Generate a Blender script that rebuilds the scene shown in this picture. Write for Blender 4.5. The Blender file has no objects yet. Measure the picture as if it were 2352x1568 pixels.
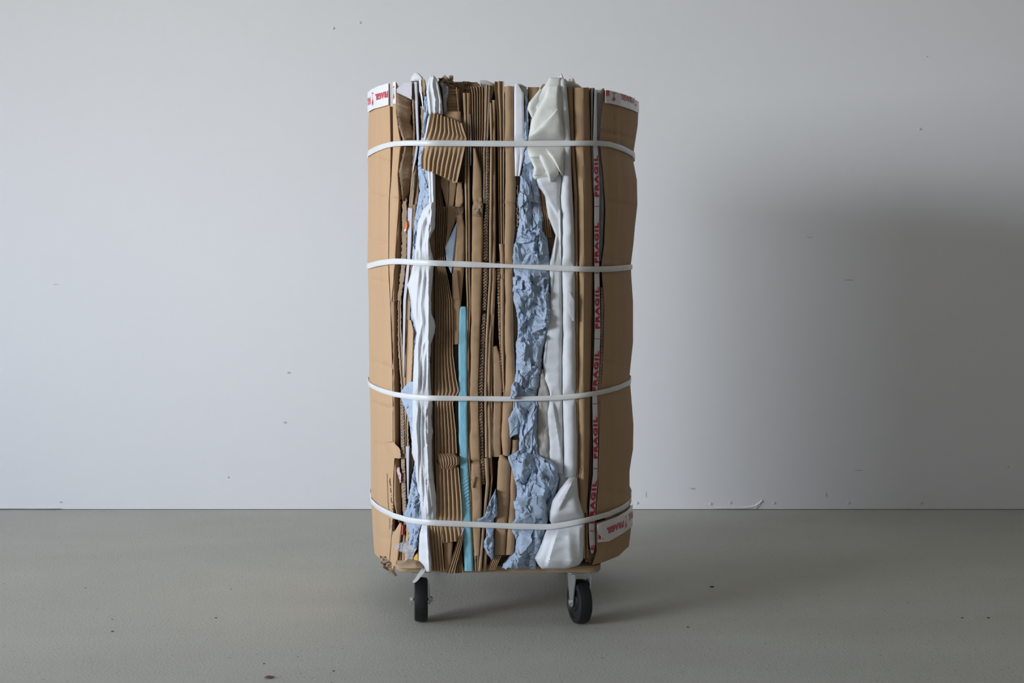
import bpy, math, random
import numpy as np

# ------------------------------------------------------------------ camera, world, light
SC = bpy.context.scene
COL = SC.collection
F, CX, HY, CAMH, D0 = 3300.0, 1176.0, 610.0, 0.84, 3.30     # focal length in px, horizon row, eye height, distance to bale front

cam = bpy.data.objects.new('camera', bpy.data.cameras.new('camera'))
COL.objects.link(cam)
cam.location = (0, 0, CAMH)
cam.rotation_euler = (math.radians(90), 0, 0)
cam.data.sensor_width = 36.0
cam.data.lens = F / 2352 * 36.0
cam.data.shift_y = -(784 - HY) / 2352
cam.data.clip_end = 60
SC.camera = cam

SC.view_settings.view_transform = 'Standard'
SC.view_settings.look = 'None'
SC.view_settings.gamma = 1
SC.view_settings.use_curve_mapping = False
SC.view_settings.exposure = -0.1

XL, XR, YF, YB, ZC = -5.4, 3.6, -3.6, 4.95, 3.3              # the room
WINDOWS = [(-1.45, 1.3, 0.7, 2.5), (2.75, 4.0, 0.5, 2.5)]        # two window openings in the left wall: y0, y1, z0, z1

world = bpy.data.worlds.new('daylight')
SC.world = world
world.use_nodes = True
wn, wl = world.node_tree.nodes, world.node_tree.links
bg = wn['Background']
tc = wn.new('ShaderNodeTexCoord')
sp = wn.new('ShaderNodeSeparateXYZ')
wr = wn.new('ShaderNodeValToRGB')
wl.new(tc.outputs['Generated'], sp.inputs[0])
mr = wn.new('ShaderNodeMapRange')
mr.inputs['From Min'].default_value = -1
wl.new(sp.outputs['Z'], mr.inputs['Value'])
wl.new(mr.outputs['Result'], wr.inputs[0])
e = wr.color_ramp.elements
e[0].position, e[0].color = 0.0, (0.42, 0.39, 0.33, 1)
e[1].position, e[1].color = 1.0, (0.42, 0.64, 1.24, 1)
n_ = e.new(0.47); n_.color = (0.55, 0.52, 0.47, 1)
n_ = e.new(0.53); n_.color = (0.92, 1.0, 1.18, 1)
wl.new(wr.outputs[0], bg.inputs['Color'])
bg.inputs['Strength'].default_value = 12.0

for wy0, wy1, wz0, wz1 in WINDOWS:
    pl = bpy.data.lights.new('window_portal', 'AREA')
    pl.shape = 'RECTANGLE'
    pl.size, pl.size_y = wy1 - wy0, wz1 - wz0
    pl.cycles.is_portal = True
    po = bpy.data.objects.new('window_portal', pl)
    COL.objects.link(po)
    po.location = (XL - 0.12, (wy0 + wy1) / 2, (wz0 + wz1) / 2)
    po.rotation_euler = (math.radians(90), 0, math.radians(-90))

# added narrow-beam lamp in the first window, brightening the wall behind the bale
wy0, wy1, wz0, wz1 = WINDOWS[0]
sl = bpy.data.lights.new('window_daylight', 'AREA')
sl.shape = 'RECTANGLE'
sl.size, sl.size_y = wy1 - wy0 - .1, wz1 - wz0 - .1
sl.color = (.88, .945, 1.0)
sl.energy = 23
sl.spread = math.radians(46)
so = bpy.data.objects.new('window_daylight', sl)
COL.objects.link(so)
so.location = (XL + .02, (wy0 + wy1) / 2, (wz0 + wz1) / 2)
import mathutils
so.rotation_euler = (mathutils.Vector((0.35, YB, 0.95)) - so.location).to_track_quat('-Z', 'Y').to_euler()

# ------------------------------------------------------------------ maths helpers
def h32(ix, iy, seed):
    a = (ix.astype(np.int64) * 374761393 + iy.astype(np.int64) * 668265263 + seed * 2147483647) & 0xFFFFFFFF
    a = ((a ^ (a >> 13)) * 1274126177) & 0xFFFFFFFF
    a = ((a ^ (a >> 16)) * 2246822519) & 0xFFFFFFFF
    return ((a ^ (a >> 15)) & 0xFFFF) / 65535.0

def vnoise(x, y, seed=0):
    """smooth value noise in -1..1"""
    x, y = np.broadcast_arrays(np.asarray(x, float), np.asarray(y, float))
    ix, iy = np.floor(x), np.floor(y)
    fx, fy = x - ix, y - iy
    fx, fy = fx * fx * (3 - 2 * fx), fy * fy * (3 - 2 * fy)
    a, b = h32(ix, iy, seed), h32(ix + 1, iy, seed)
    c, d = h32(ix, iy + 1, seed), h32(ix + 1, iy + 1, seed)
    return ((a + (b - a) * fx) * (1 - fy) + (c + (d - c) * fx) * fy) * 2 - 1

def facet(x, y, seed=0):
    """piecewise flat triangles in -1..1: the look of crumpled paper"""
    ix, iy = np.floor(x), np.floor(y)
    fx, fy = x - ix, y - iy
    a, b = h32(ix, iy, seed), h32(ix + 1, iy, seed)
    c, d = h32(ix, iy + 1, seed), h32(ix + 1, iy + 1, seed)
    lo = a + (b - a) * fx + (c - a) * fy
    hi = d + (c - d) * (1 - fx) + (b - d) * (1 - fy)
    return np.where(fx + fy < 1, lo, hi) * 2 - 1

def shards(x, y, seed):
    """tilted plates with small steps between them, -1..1: sheets folded over themselves"""
    ix, iy = np.floor(x), np.floor(y)
    best = np.full(np.shape(x), 9.0); val = np.zeros(np.shape(x))
    for dx in (-1, 0, 1):
        for dy in (-1, 0, 1):
            cx, cy = ix + dx, iy + dy
            sx, sy = cx + .1 + .8 * h32(cx, cy, seed), cy + .1 + .8 * h32(cx, cy, seed + 1)
            ex, ey = x - sx, y - sy
            dd = ex * ex + ey * ey
            hh = (h32(cx, cy, seed + 2) - .5) * .9 + ex * (h32(cx, cy, seed + 3) - .5) * 2.6 + ey * (h32(cx, cy, seed + 4) - .5) * 1.6
            m = dd < best
            best = np.where(m, dd, best); val = np.where(m, hh, val)
    return val

def crumple(px, py, seed, cell=30, amp=.012, vert=1.7):
    wx = vnoise(px / 26, py / 40, seed + 5) * 11
    wy = vnoise(px / 26, py / 40, seed + 6) * 13
    x, y = px + wx, py + wy
    o = 0
    for k, (c, a) in enumerate(((1, .8), (.5, .6), (.25, .26))):
        t = 0.5 + 1.3 * k
        xr, yr = x * math.cos(t * .3) + y * math.sin(t * .3) / 2.2, y - x * math.sin(t * .35)
        o = o + a * facet(xr / (cell * c), yr / (cell * c * vert), seed + 11 * k)
    o = o + .75 * shards(x / (cell * .62) + y / (cell * 2.4), (y - .3 * x) / (cell * .62 * vert), seed + 77)
    o = o + .32 * shards(x / (cell * .3) - y / (cell * 1.6), y / (cell * .3 * vert), seed + 99)
    return o * amp * .85

def poly(*v):
    """poly(y, x, y, x, ...) -> (ys, xs)"""
    return np.array(v[0::2], float), np.array(v[1::2], float)

def at(p, y):
    if isinstance(p, (int, float)):
        return np.full_like(np.asarray(y, float), float(p))
    return np.interp(y, p[0], p[1])

SIL_L = poly(180, 848, 213, 848, 260, 846, 355, 845, 420, 846, 600, 844, 615, 845, 700, 847, 880, 848, 930, 850, 1000, 851, 1148, 852, 1200, 854, 1265, 857, 1320, 862)
SIL_R = poly(200, 1467, 262, 1465, 330, 1456, 355, 1454, 400, 1463, 460, 1464, 520, 1458, 560, 1455, 612, 1449, 640, 1450, 700, 1454, 800, 1454,
             880, 1446, 920, 1449, 1000, 1455, 1060, 1454, 1110, 1446, 1150, 1446, 1170, 1449, 1200, 1452, 1250, 1449, 1300, 1444)

def d0(px, py):
    """how far the bale's rounded front lies behind its foremost plane"""
    px, py = np.broadcast_arrays(np.asarray(px, float), np.asarray(py, float))
    ul = (985 - px) / (985 - at(SIL_L, py))
    ur = (px - 1340) / (at(SIL_R, py) - 1340)
    dl = np.interp(ul, [0, .25, .58, .83, .95, 1], [0, .022, .09, .21, .30, .38])
    dr = np.interp(ur, [0, .36, .65, .85, .95, 1], [0, .035, .11, .21, .29, .37])
    return np.where(px < 1160, dl, dr)

def P(px, py, d):
    Y = D0 + d
    return np.stack([(px - CX) / F * Y, Y + 0 * px, CAMH - (py - HY) / F * Y], -1)

STRAPS = [
    [847, 352, 860, 344, 880, 336, 900, 331, 925, 328.5, 960, 328.5, 1176, 330, 1300, 329, 1370, 328.5, 1400, 331, 1430, 341, 1455, 355],
    [846, 611, 870, 604, 900, 600, 925, 600, 960, 603, 1050, 606, 1176, 611, 1270, 615, 1340, 618, 1400, 618, 1425, 616, 1449, 613],
    [848, 882, 862, 891, 880, 898, 905, 905, 940, 911, 985, 914, 1100, 915, 1176, 916, 1270, 914, 1330, 909, 1380, 901, 1420, 890, 1446, 878],
    [853, 1150, 865, 1163, 880, 1172, 905, 1184, 940, 1195, 985, 1200, 1060, 1203, 1176, 1208, 1260, 1210, 1300, 1204, 1340, 1196, 1390, 1183, 1420, 1171, 1440, 1159, 1447, 1150]]

def strap_y(k, px):
    s = STRAPS[k]
    return np.interp(px, s[0::2], s[1::2])

def pinch(px, py, d):
    """press whatever passes under a strap back behind it"""
    base = d0(px, py) + .004
    for k in range(4):
        w = np.exp(-((py - strap_y(k, px)) / 17) ** 2)
        d = d * (1 - w) + np.maximum(d, base) * w
    return d

# ------------------------------------------------------------------ materials
def mat(name, color, rough=.75, var=.12, scale=9, stretch=(1, 1, .12), bump=.15, bscale=300, bstretch=(1, 1, .05), rnd=.16,
        translucent=0, spec=.3, metallic=0, speck=None, sheen=0, blotch=None, pos=False):
    m = bpy.data.materials.new(name)
    m.use_nodes = True
    N, L = m.node_tree.nodes, m.node_tree.links
    b = N['Principled BSDF']
    b.inputs['Roughness'].default_value = rough
    b.inputs['Metallic'].default_value = metallic
    b.inputs['Specular IOR Level'].default_value = spec
    if sheen:
        b.inputs['Sheen Weight'].default_value = sheen
    if pos:
        src = N.new('ShaderNodeNewGeometry').outputs['Position']
    else:
        src = N.new('ShaderNodeTexCoord').outputs['Object']
    def noise(sc, st, detail=4):
        mp = N.new('ShaderNodeMapping')
        mp.inputs['Scale'].default_value = st
        L.new(src, mp.inputs[0])
        n = N.new('ShaderNodeTexNoise')
        n.inputs['Scale'].default_value = sc
        n.inputs['Detail'].default_value = detail
        L.new(mp.outputs[0], n.inputs['Vector'])
        return n.outputs['Fac']
    def math_(op, a, bb):
        q = N.new('ShaderNodeMath'); q.operation = op
        for i, v in enumerate((a, bb)):
            if isinstance(v, (int, float)):
                q.inputs[i].default_value = v
            else:
                L.new(v, q.inputs[i])
        return q.outputs[0]
    f = math_('MULTIPLY', math_('SUBTRACT', noise(scale, stretch), .5), var * 2)
    f2 = math_('MULTIPLY', math_('SUBTRACT', noise(scale * 14, stretch), .5), var * .9)
    f = math_('ADD', f, f2)
    if rnd:
        oi = N.new('ShaderNodeObjectInfo')
        f = math_('ADD', f, math_('MULTIPLY', math_('SUBTRACT', oi.outputs['Random'], .5), rnd * 2))
    f = math_('ADD', f, 1.0)
    mul = N.new('ShaderNodeMix'); mul.data_type = 'RGBA'; mul.blend_type = 'MULTIPLY'
    mul.inputs[0].default_value = 1
    mul.inputs[6].default_value = (*color, 1)
    cmb = N.new('ShaderNodeCombineColor')
    for i in range(3):
        L.new(f, cmb.inputs[i])
    L.new(cmb.outputs[0], mul.inputs[7])
    out = mul.outputs[2]
    if blotch:
        bcol, bsc, lo, hi = blotch
        r = N.new('ShaderNodeMapRange'); r.inputs['From Min'].default_value = lo; r.inputs['From Max'].default_value = hi
        L.new(noise(bsc, (1, 1, 1), 3), r.inputs['Value'])
        mx = N.new('ShaderNodeMix'); mx.data_type = 'RGBA'
        L.new(r.outputs[0], mx.inputs[0]); L.new(out, mx.inputs[6]); mx.inputs[7].default_value = (*bcol, 1)
        out = mx.outputs[2]
    if speck:
        scol, ssc, thr = speck
        r = N.new('ShaderNodeMapRange'); r.inputs['From Min'].default_value = thr; r.inputs['From Max'].default_value = thr + .06
        L.new(noise(ssc, (1, 1, 1), 2), r.inputs['Value'])
        mx = N.new('ShaderNodeMix'); mx.data_type = 'RGBA'
        L.new(r.outputs[0], mx.inputs[0]); L.new(out, mx.inputs[6]); mx.inputs[7].default_value = (*scol, 1)
        out = mx.outputs[2]
    L.new(out, b.inputs['Base Color'])
    if bump:
        bp = N.new('ShaderNodeBump')
        bp.inputs['Strength'].default_value = bump
        bp.inputs['Distance'].default_value = .003
        L.new(noise(bscale, bstretch), bp.inputs['Height'])
        L.new(bp.outputs[0], b.inputs['Normal'])
    if translucent:
        t = N.new('ShaderNodeBsdfTranslucent')
        L.new(out, t.inputs['Color'])
        ms = N.new('ShaderNodeMixShader')
        ms.inputs[0].default_value = translucent
        L.new(b.outputs[0], ms.inputs[1]); L.new(t.outputs[0], ms.inputs[2])
        L.new(ms.outputs[0], N['Material Output'].inputs[0])
    return m

M = {}
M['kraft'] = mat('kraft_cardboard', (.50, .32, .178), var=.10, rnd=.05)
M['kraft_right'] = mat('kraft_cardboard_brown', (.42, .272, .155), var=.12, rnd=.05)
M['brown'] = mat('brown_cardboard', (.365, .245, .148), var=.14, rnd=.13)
M['torn'] = mat('torn_cardboard_core', (.36, .255, .165), var=.25, scale=40, stretch=(1, 1, .6), bump=.9, bscale=420, bstretch=(1, 1, .8), rnd=.12)
M['dark'] = mat('darkened_cardboard', (.27, .18, .11), var=.2, rnd=.15)  # dark tone; on sheets in the gaps it stands in for shade
M['flute'] = mat('cut_cardboard_edge', (.42, .31, .215), var=.3, scale=60, stretch=(1, 1, .35), bump=1.0, bscale=520, bstretch=(1, 1, .55), rnd=.14)
M['corr'] = mat('corrugated_liner', (.42, .285, .17), var=.10, bump=.2, rnd=.06)
M['paper'] = mat('blue_packing_paper', (.42, .51, .64), rough=.6, var=.08, scale=14, stretch=(1, 1, 1), bump=.12, bscale=260, bstretch=(1, 1, 1), rnd=.06, translucent=.12)
M['foam'] = mat('white_packing_foam', (.82, .835, .85), rough=.5, var=.05, scale=20, stretch=(1, 1, .5), bump=.22, bscale=420, bstretch=(1, 1, 1), rnd=.02, translucent=.16, sheen=.1)
M['cream'] = mat('cream_packing_foam', (.86, .86, .80), rough=.5, var=.06, scale=20, stretch=(1, 1, .5), bump=.2, bscale=420, bstretch=(1, 1, 1), rnd=.02, translucent=.16, sheen=.1)
M['tissue'] = mat('greige_tissue', (.56, .53, .48), rough=.7, var=.08, scale=20, stretch=(1, 1, 1), bump=.15, bscale=300, bstretch=(1, 1, 1), rnd=.02, translucent=.2)
M['white'] = mat('white_board', (.80, .80, .85), rough=.5, var=.03, bump=.05, rnd=0)
M['greystrip'] = mat('grey_violet_card', (.50, .48, .51), rough=.55, var=.06, bump=.06, rnd=.03)
M['turq'] = mat('turquoise_foam_board', (.26, .56, .69), rough=.65, var=.12, scale=16, stretch=(1, 1, .6), bump=.35, bscale=240, bstretch=(1, 1, .5), rnd=0, blotch=((.14, .36, .45), 9, .62, .8))
M['tape'] = mat('white_packing_tape', (.78, .76, .77), rough=.28, var=.06, scale=40, stretch=(1, 1, .3), bump=.2, bscale=160, bstretch=(1, 1, .2), rnd=0, spec=.5)
M['red'] = mat('red_print', (.60, .03, .06), rough=.35, var=.1, bump=0, rnd=0)
M['ink'] = mat('black_marker_ink', (.02, .018, .018), rough=.5, var=.1, bump=0, rnd=0)
M['btape'] = mat('brown_packing_tape', (.30, .185, .105), rough=.4, var=.1, bump=0, rnd=0, spec=.5)
M['strap'] = mat('polypropylene_strap', (.78, .78, .755), rough=.3, var=.05, scale=30, stretch=(1, 1, 1), bump=.12, bscale=500, bstretch=(1, 1, 1), rnd=0, translucent=.1, spec=.5)
M['film'] = mat('clear_plastic_film', (.74, .75, .78), rough=.14, var=.1, scale=60, stretch=(1, 1, .4), bump=.5, bscale=90, bstretch=(1, 1, .3), rnd=.04, spec=.8, translucent=.2)
M['orange'] = mat('orange_sticker', (.90, .16, .02), rough=.5, var=.05, bump=0, rnd=0)
M['yellow'] = mat('yellow_paper', (.66, .40, .07), rough=.6, var=.1, bump=0, rnd=0)
M['pink'] = mat('pink_paper_scrap', (.62, .42, .42), rough=.7, var=.15, bump=.2, rnd=0)
M['redcard'] = mat('red_card_scrap', (.42, .05, .05), rough=.6, var=.1, bump=0, rnd=0)
M['ply'] = mat('birch_plywood', (.46, .325, .20), rough=.6, var=.14, scale=7, stretch=(.4, 1, 1), bump=.1, rnd=0)
M['rubber'] = mat('black_rubber', (.012, .012, .013), rough=.5, var=.15, bump=.1, bscale=120, bstretch=(1, 1, 1), rnd=0, spec=.35)
M['zinc'] = mat('zinc_plated_steel', (.62, .64, .64), rough=.35, var=.08, scale=40, stretch=(1, 1, 1), bump=.05, bscale=200, bstretch=(1, 1, 1), rnd=0, metallic=.85)
M['void'] = M['dark']
M['wall'] = mat('white_painted_plaster', (.80, .80, .80), rough=.6, var=.018, scale=1.6, stretch=(1, 1, 1), bump=.18, bscale=28, bstretch=(1, 1, .35), rnd=0, pos=True, spec=.25)
M['dim'] = mat('grey_painted_plaster', (.70, .67, .62), rough=.8, var=.02, bump=0, rnd=0, pos=True)
M['dim_right'] = mat('bounce_cutting_plaster', (.45, .41, .35), rough=.8, var=.02, bump=0, rnd=0, pos=True)  # unseen wall toned dark and warm to cut bounce light
M['ceil'] = mat('ceiling_paint', (.72, .70, .67), rough=.8, var=.02, bump=0, rnd=0, pos=True)
M['floor'] = mat('grey_concrete_screed', (.47, .466, .40), rough=.62, var=.10, scale=2.2, stretch=(1, 1.6, 1), bump=.25, bscale=150, bstretch=(1, 1, 1), rnd=0, pos=True,
                 speck=((.24, .235, .21), 95, .67), blotch=((.43, .40, .345), .9, .55, .8), spec=.3)
M['screw'] = mat('filled_screw_head', (.70, .70, .71), rough=.5, var=.03, bump=0, rnd=0)
M['mark'] = mat('pencil_smudge', (.50, .50, .51), rough=.7, var=.1, bump=0, rnd=0)
M['chip'] = mat('dark_debris', (.06, .05, .045), rough=.8, var=.3, bump=0, rnd=.2)

N_, L_ = M['film'].node_tree.nodes, M['film'].node_tree.links
tb, mx_ = N_.new('ShaderNodeBsdfTransparent'), N_.new('ShaderNodeMixShader')
mx_.inputs[0].default_value = .42
src_ = N_['Material Output'].inputs[0].links[0].from_socket
L_.new(src_, mx_.inputs[1]); L_.new(tb.outputs[0], mx_.inputs[2]); L_.new(mx_.outputs[0], N_['Material Output'].inputs[0])

# ------------------------------------------------------------------ object helpers
def link_mesh(name, verts, faces, material, parent=None, smooth=True, angle=38):
    me = bpy.data.meshes.new(name)
    me.from_pydata([tuple(map(float, v)) for v in verts], [], [tuple(map(int, f)) for f in faces])
    me.validate()
    me.update()
    if smooth:
        me.polygons.foreach_set('use_smooth', [True] * len(me.polygons))
        if angle:
            me.set_sharp_from_angle(angle=math.radians(angle))
    me.materials.append(material)
    o = bpy.data.objects.new(name, me)
    COL.objects.link(o)
    if parent is not None:
        o.parent = parent
    return o

def origin_to_base(o):
    """put a top-level mesh's origin under itself so its own coordinates are local"""
    me = o.data
    co = np.empty(len(me.vertices) * 3); me.vertices.foreach_get('co', co); co = co.reshape(-1, 3)
    c = np.array([(co[:, 0].min() + co[:, 0].max()) / 2, (co[:, 1].min() + co[:, 1].max()) / 2, co[:, 2].min()])
    me.vertices.foreach_set('co', (co - c).ravel())
    me.update()
    o.location = c
    return o

def tag(o, label, cat, group=None):
    o['label'] = label
    o['category'] = cat
    if group:
        o['group'] = group
    return o

def child_of(o, ch):
    """parent ch (built in room coordinates) to o without moving it"""
    ch.parent = o
    ch.location = (-o.location[0], -o.location[1], -o.location[2])
    return ch

def grid_faces(nr, nc, closed):
    r, c = np.meshgrid(np.arange(nr - 1), np.arange(nc if closed else nc - 1), indexing='ij')
    c2 = (c + 1) % nc
    return np.stack([r * nc + c, r * nc + c2, (r + 1) * nc + c2, (r + 1) * nc + c], -1).reshape(-1, 4)

def front_profile(kind, t, w, amp, n):
    """extra depth across a sheet's face; w is its width in metres"""
    if kind == 'fold':                      # a sheet folded over: rounded nose
        return np.minimum(w * .5, amp) * (1 - np.sqrt(np.clip(1 - (2 * t - 1) ** 2, 0, 1)))
    if kind == 'ridge':                     # bared corrugation
        return amp * (1 - np.abs(np.cos(math.pi * n * t)) ** 1.4)
    if kind == 'pair':                      # two liners with a shallow groove between
        return amp * np.exp(-((t - .5) / .09) ** 2) + .25 * amp * (2 * t - 1) ** 4
    return amp * (2 * t - 1) ** 6           # flat face with eased edges

def slab(name, label, cat, Lp, Rp, m, y0=None, y1=None, front=.012, kind='flat', amp=.004, n=1, back=None, jag=(0, 0), slant=(0, 0, 0, 0),
         rough=0, wob=.003, step=3.0, nt=None, seed=None, group=None, bend=None, extra=None, flutes=0, angle=38, bulge=0, press=True, parent=None, lean=0, tilt=0, rel=None):
    """one sheet (or wad) standing in the bale. Lp and Rp trace its two front edges down the photo, the body runs back into the bale."""
    seed = len(bpy.data.objects) * 7 + 3 if seed is None else seed
    ys = [p[0] for p in (Lp, Rp) if not isinstance(p, (int, float))]
    y0 = min(v[0] for v in ys) if y0 is None else y0
    y1 = max(v[-1] for v in ys) if y1 is None else y1
    nt = nt or {'fold': 9, 'ridge': n * 7 + 1, 'pair': 13}.get(kind, 8)
    nr = max(4, int((y1 - y0) / step) + 1)
    v = np.linspace(0, 1, nr)[:, None]
    t = np.linspace(0, 1, nt)[None, :]
    yy = y0 + (y1 - y0) * v
    xl, xr = at(Lp, yy), at(Rp, yy)
    if rough:
        xl = xl + rough * (vnoise(yy / 5, 3.3, seed) + .6 * vnoise(yy / 2.2, 1.3, seed + 1))
        xr = xr + rough * (vnoise(yy / 5, 7.3, seed + 2) + .6 * vnoise(yy / 2.2, 5.3, seed + 3))
    px = xl + (xr - xl) * t
    jt = slant[0] * (1 - t) + slant[1] * t + jag[0] * (vnoise(px / 7, 0.5, seed + 4) + .5 * vnoise(px / 2.5, .5, seed + 5))
    jb = slant[2] * (1 - t) + slant[3] * t + jag[1] * (vnoise(px / 7, 9.5, seed + 6) + .5 * vnoise(px / 2.5, 9.5, seed + 7))
    py = (y0 + jt) + ((y1 + jb) - (y0 + jt)) * v
    w = (xr - xl) / F * D0
    d = d0(px, yy) + front + front_profile(kind, t, np.abs(w), amp, n) + 0 * px
    d = d + wob * vnoise(yy / 46, px / 60, seed + 8) + wob * .4 * vnoise(yy / 13, px / 22, seed + 9)
    if tilt:
        d = d + tilt * t
    if lean:
        d = d + lean * (v - .5)
    if bulge:
        d = d - bulge * np.sqrt(np.clip(1 - (2 * t - 1) ** 4, 0, 1)) * np.clip(np.minimum(v, 1 - v) * (y1 - y0) / 18, 0, 1) ** .5
    if bend:                                # (row, depth): a dent right across the sheet
        for by, bd, bw in bend:
            d = d + bd * np.exp(-((yy - by) / bw) ** 2)
    if flutes:
        d = d + flutes * np.sign(np.sin(py * 2 * math.pi / 7.0 + 2 * math.pi * h32(np.floor(t * 3.999) + 0 * py, 0 * py, seed))) * (.6 + .4 * vnoise(py / 3, px / 2, seed))
    if extra is not None:
        d = d + extra(px, py, t, v)
    if press:
        d = pinch(px, py, d)
    f = P(px, py, d)
    if rel is None and back is None:
        rel = max(.015, .092 - front)
    # sides and back
    bk = (D0 + back) if rel is None else None
    if rel is None:
        lb, rb = f[:, :1].copy(), f[:, -1:].copy()
        lb[..., 1] = np.maximum(bk, lb[..., 1] + .01); rb[..., 1] = np.maximum(bk, rb[..., 1] + .01)
    else:
        lb, rb = f[:, :1].copy(), f[:, -1:].copy()
        lb[..., 1] += rel; rb[..., 1] += rel
        mid = f[:, nt // 2:nt // 2 + 1].copy(); mid[..., 1] = np.maximum(lb[..., 1], rb[..., 1])
        lb[..., 0] += (mid[..., 0] - lb[..., 0]) * .3; rb[..., 0] += (mid[..., 0] - rb[..., 0]) * .3
    G = np.concatenate([lb, f, rb], 1)
    nc = nt + 2
    verts = G.reshape(-1, 3)
    faces = grid_faces(nr, nc, True).tolist()
    faces.append(list(range(nc))[::-1])
    faces.append([(nr - 1) * nc + i for i in range(nc)])
    faces = [fc[::-1] for fc in faces]
    o = link_mesh(name, verts, faces, m, parent=None, angle=angle)
    if parent is not None:
        child_of(parent, o)
    else:
        origin_to_base(o)
        if label:
            tag(o, label, cat, group)
    return o

def step_fold(x0, y0, x1, y1, h, w, side=1):
    """one fold of a draped sheet: a crisp lip along a line, easing off to one side"""
    L = math.hypot(x1 - x0, y1 - y0)
    ux, uy = (x1 - x0) / L, (y1 - y0) / L
    def f(px, py):
        a = (px - x0) * ux + (py - y0) * uy
        s = ((px - x0) * -uy + (py - y0) * ux) * side
        fade = np.clip(a / 14 + .4, 0, 1) * np.clip((L - a) / 14 + .4, 0, 1)
        lip = np.where(s > 0, np.exp(-s / (2.4 * w)), np.exp(-(s / 2.2) ** 2))
        return -h * lip * fade
    return f

def runs(*folds):
    """vertical pleats: (polyline, width px, height m)"""
    def f(px, py):
        o = 0
        for p, w, h in folds:
            x = at(p, py)
            o = o - h * np.exp(-np.abs((px - x) / w) ** 1.5)
        return o
    return f

def both(*fs):
    return lambda px, py, t, v: sum(f(px, py) for f in fs)

def sheet_on(parent, name, fmap, na, nb, m, lift=-.0012, base=None, depth=None, thick=.0007, out=0.0):
    """a thin film lying on a panel: fmap(a, b) gives photo coordinates for a, b in 0..1"""
    a, b = np.meshgrid(np.linspace(0, 1, na), np.linspace(0, 1, nb), indexing='ij')
    px, py = fmap(a, b)
    d = depth(px, py) + lift
    f = P(px, py, d)
    f[..., 0] += out
    g = P(px, py, d + thick)
    g[..., 0] += out * .7
    n = na * nb
    fa = grid_faces(na, nb, False)
    faces = fa.tolist() + (fa[:, ::-1] + n).tolist()
    rim = [i * nb for i in range(na)] + [(na - 1) * nb + j for j in range(1, nb)] + [i * nb + nb - 1 for i in range(na - 2, -1, -1)] + [j for j in range(nb - 2, 0, -1)]
    for i in range(len(rim)):
        p, q = rim[i], rim[(i + 1) % len(rim)]
        faces.append([p, q, q + n, p + n])
    o = link_mesh(name, np.concatenate([f.reshape(-1, 3), g.reshape(-1, 3)]), faces, m, angle=60)
    return child_of(parent, o) if parent is not None else o

# ---- lettering
def glyphs(text, bold=.055):
    c = bpy.data.curves.new('letters', 'FONT')
    c.body = text
    c.size = 1.0
    c.offset = bold
    c.space_character = 1.22
    c.resolution_u = 3
    ob = bpy.data.objects.new('letters', c)
    COL.objects.link(ob)
    dg = bpy.context.evaluated_depsgraph_get()
    me = bpy.data.meshes.new_from_object(ob.evaluated_get(dg))
    co = np.empty(len(me.vertices) * 3); me.vertices.foreach_get('co', co); co = co.reshape(-1, 3)[:, :2]
    fs = [list(p.vertices) for p in me.polygons]
    bpy.data.objects.remove(ob); bpy.data.curves.remove(c); bpy.data.meshes.remove(me)
    co = (co - co.min(0)) / (co.max(0) - co.min(0))
    return co, fs

TXT = glyphs('FRAGIL')
# the wine glass sign: foot, stem, cracked bowl (unit square)
GLASS = (np.array([(.15, 0), (.85, 0), (.85, .07), (.15, .07), (.45, .07), (.55, .07), (.55, .5), (.45, .5),
                   (.5, .42), (1, 1), (.68, .78), (.5, 1), (.3, .74), (0, 1)]),
         [[0, 1, 2, 3], [4, 5, 6, 7], [8, 9, 10], [8, 10, 11], [8, 11, 12], [8, 12, 13]])
BAR = (np.array([(.0, 0), (1, 0), (1, 1), (0, 1)]), [[0, 1, 2, 3]])

def print_on(parent, items, depth, lift=-.0026, away=(0, 0, 0), out=0.0):
    """items: (glyph set, map(u, v) -> photo coords). Each word or sign is a child of the tape it is printed on."""
    for g, fm in items:
        co, fs = g
        px, py = fm(co[:, 0], co[:, 1])
        px, py = np.asarray(px, float) + 0 * co[:, 0], np.asarray(py, float) + 0 * co[:, 0]
        p = P(px, py, depth(px, py) + lift)
        p[..., 0] += out * 1.25
        name = 'lettering' if g is TXT else ('glass_symbol' if g is GLASS else 'red_mark')
        o = link_mesh(name, p, fs, M['red'], smooth=False)
        o.parent = parent
        o.location = away

# ------------------------------------------------------------------ the room
def box_mesh(x0, x1, y0, y1, z0, z1):
    v = [(x, y, z) for x in (x0, x1) for y in (y0, y1) for z in (z0, z1)]
    f = [(0, 1, 3, 2), (4, 6, 7, 5), (0, 4, 5, 1), (2, 3, 7, 6), (0, 2, 6, 4), (1, 5, 7, 3)]
    return v, f

def joined(boxes):
    V, Fc = [], []
    for b in boxes:
        v, f = box_mesh(*b)
        Fc += [[i + len(V) for i in q] for q in f]
        V += v
    return V, Fc

def struct(name, boxes, m):
    o = link_mesh(name, *joined(boxes), m, smooth=False)
    o['kind'] = 'structure'
    return o

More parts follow.
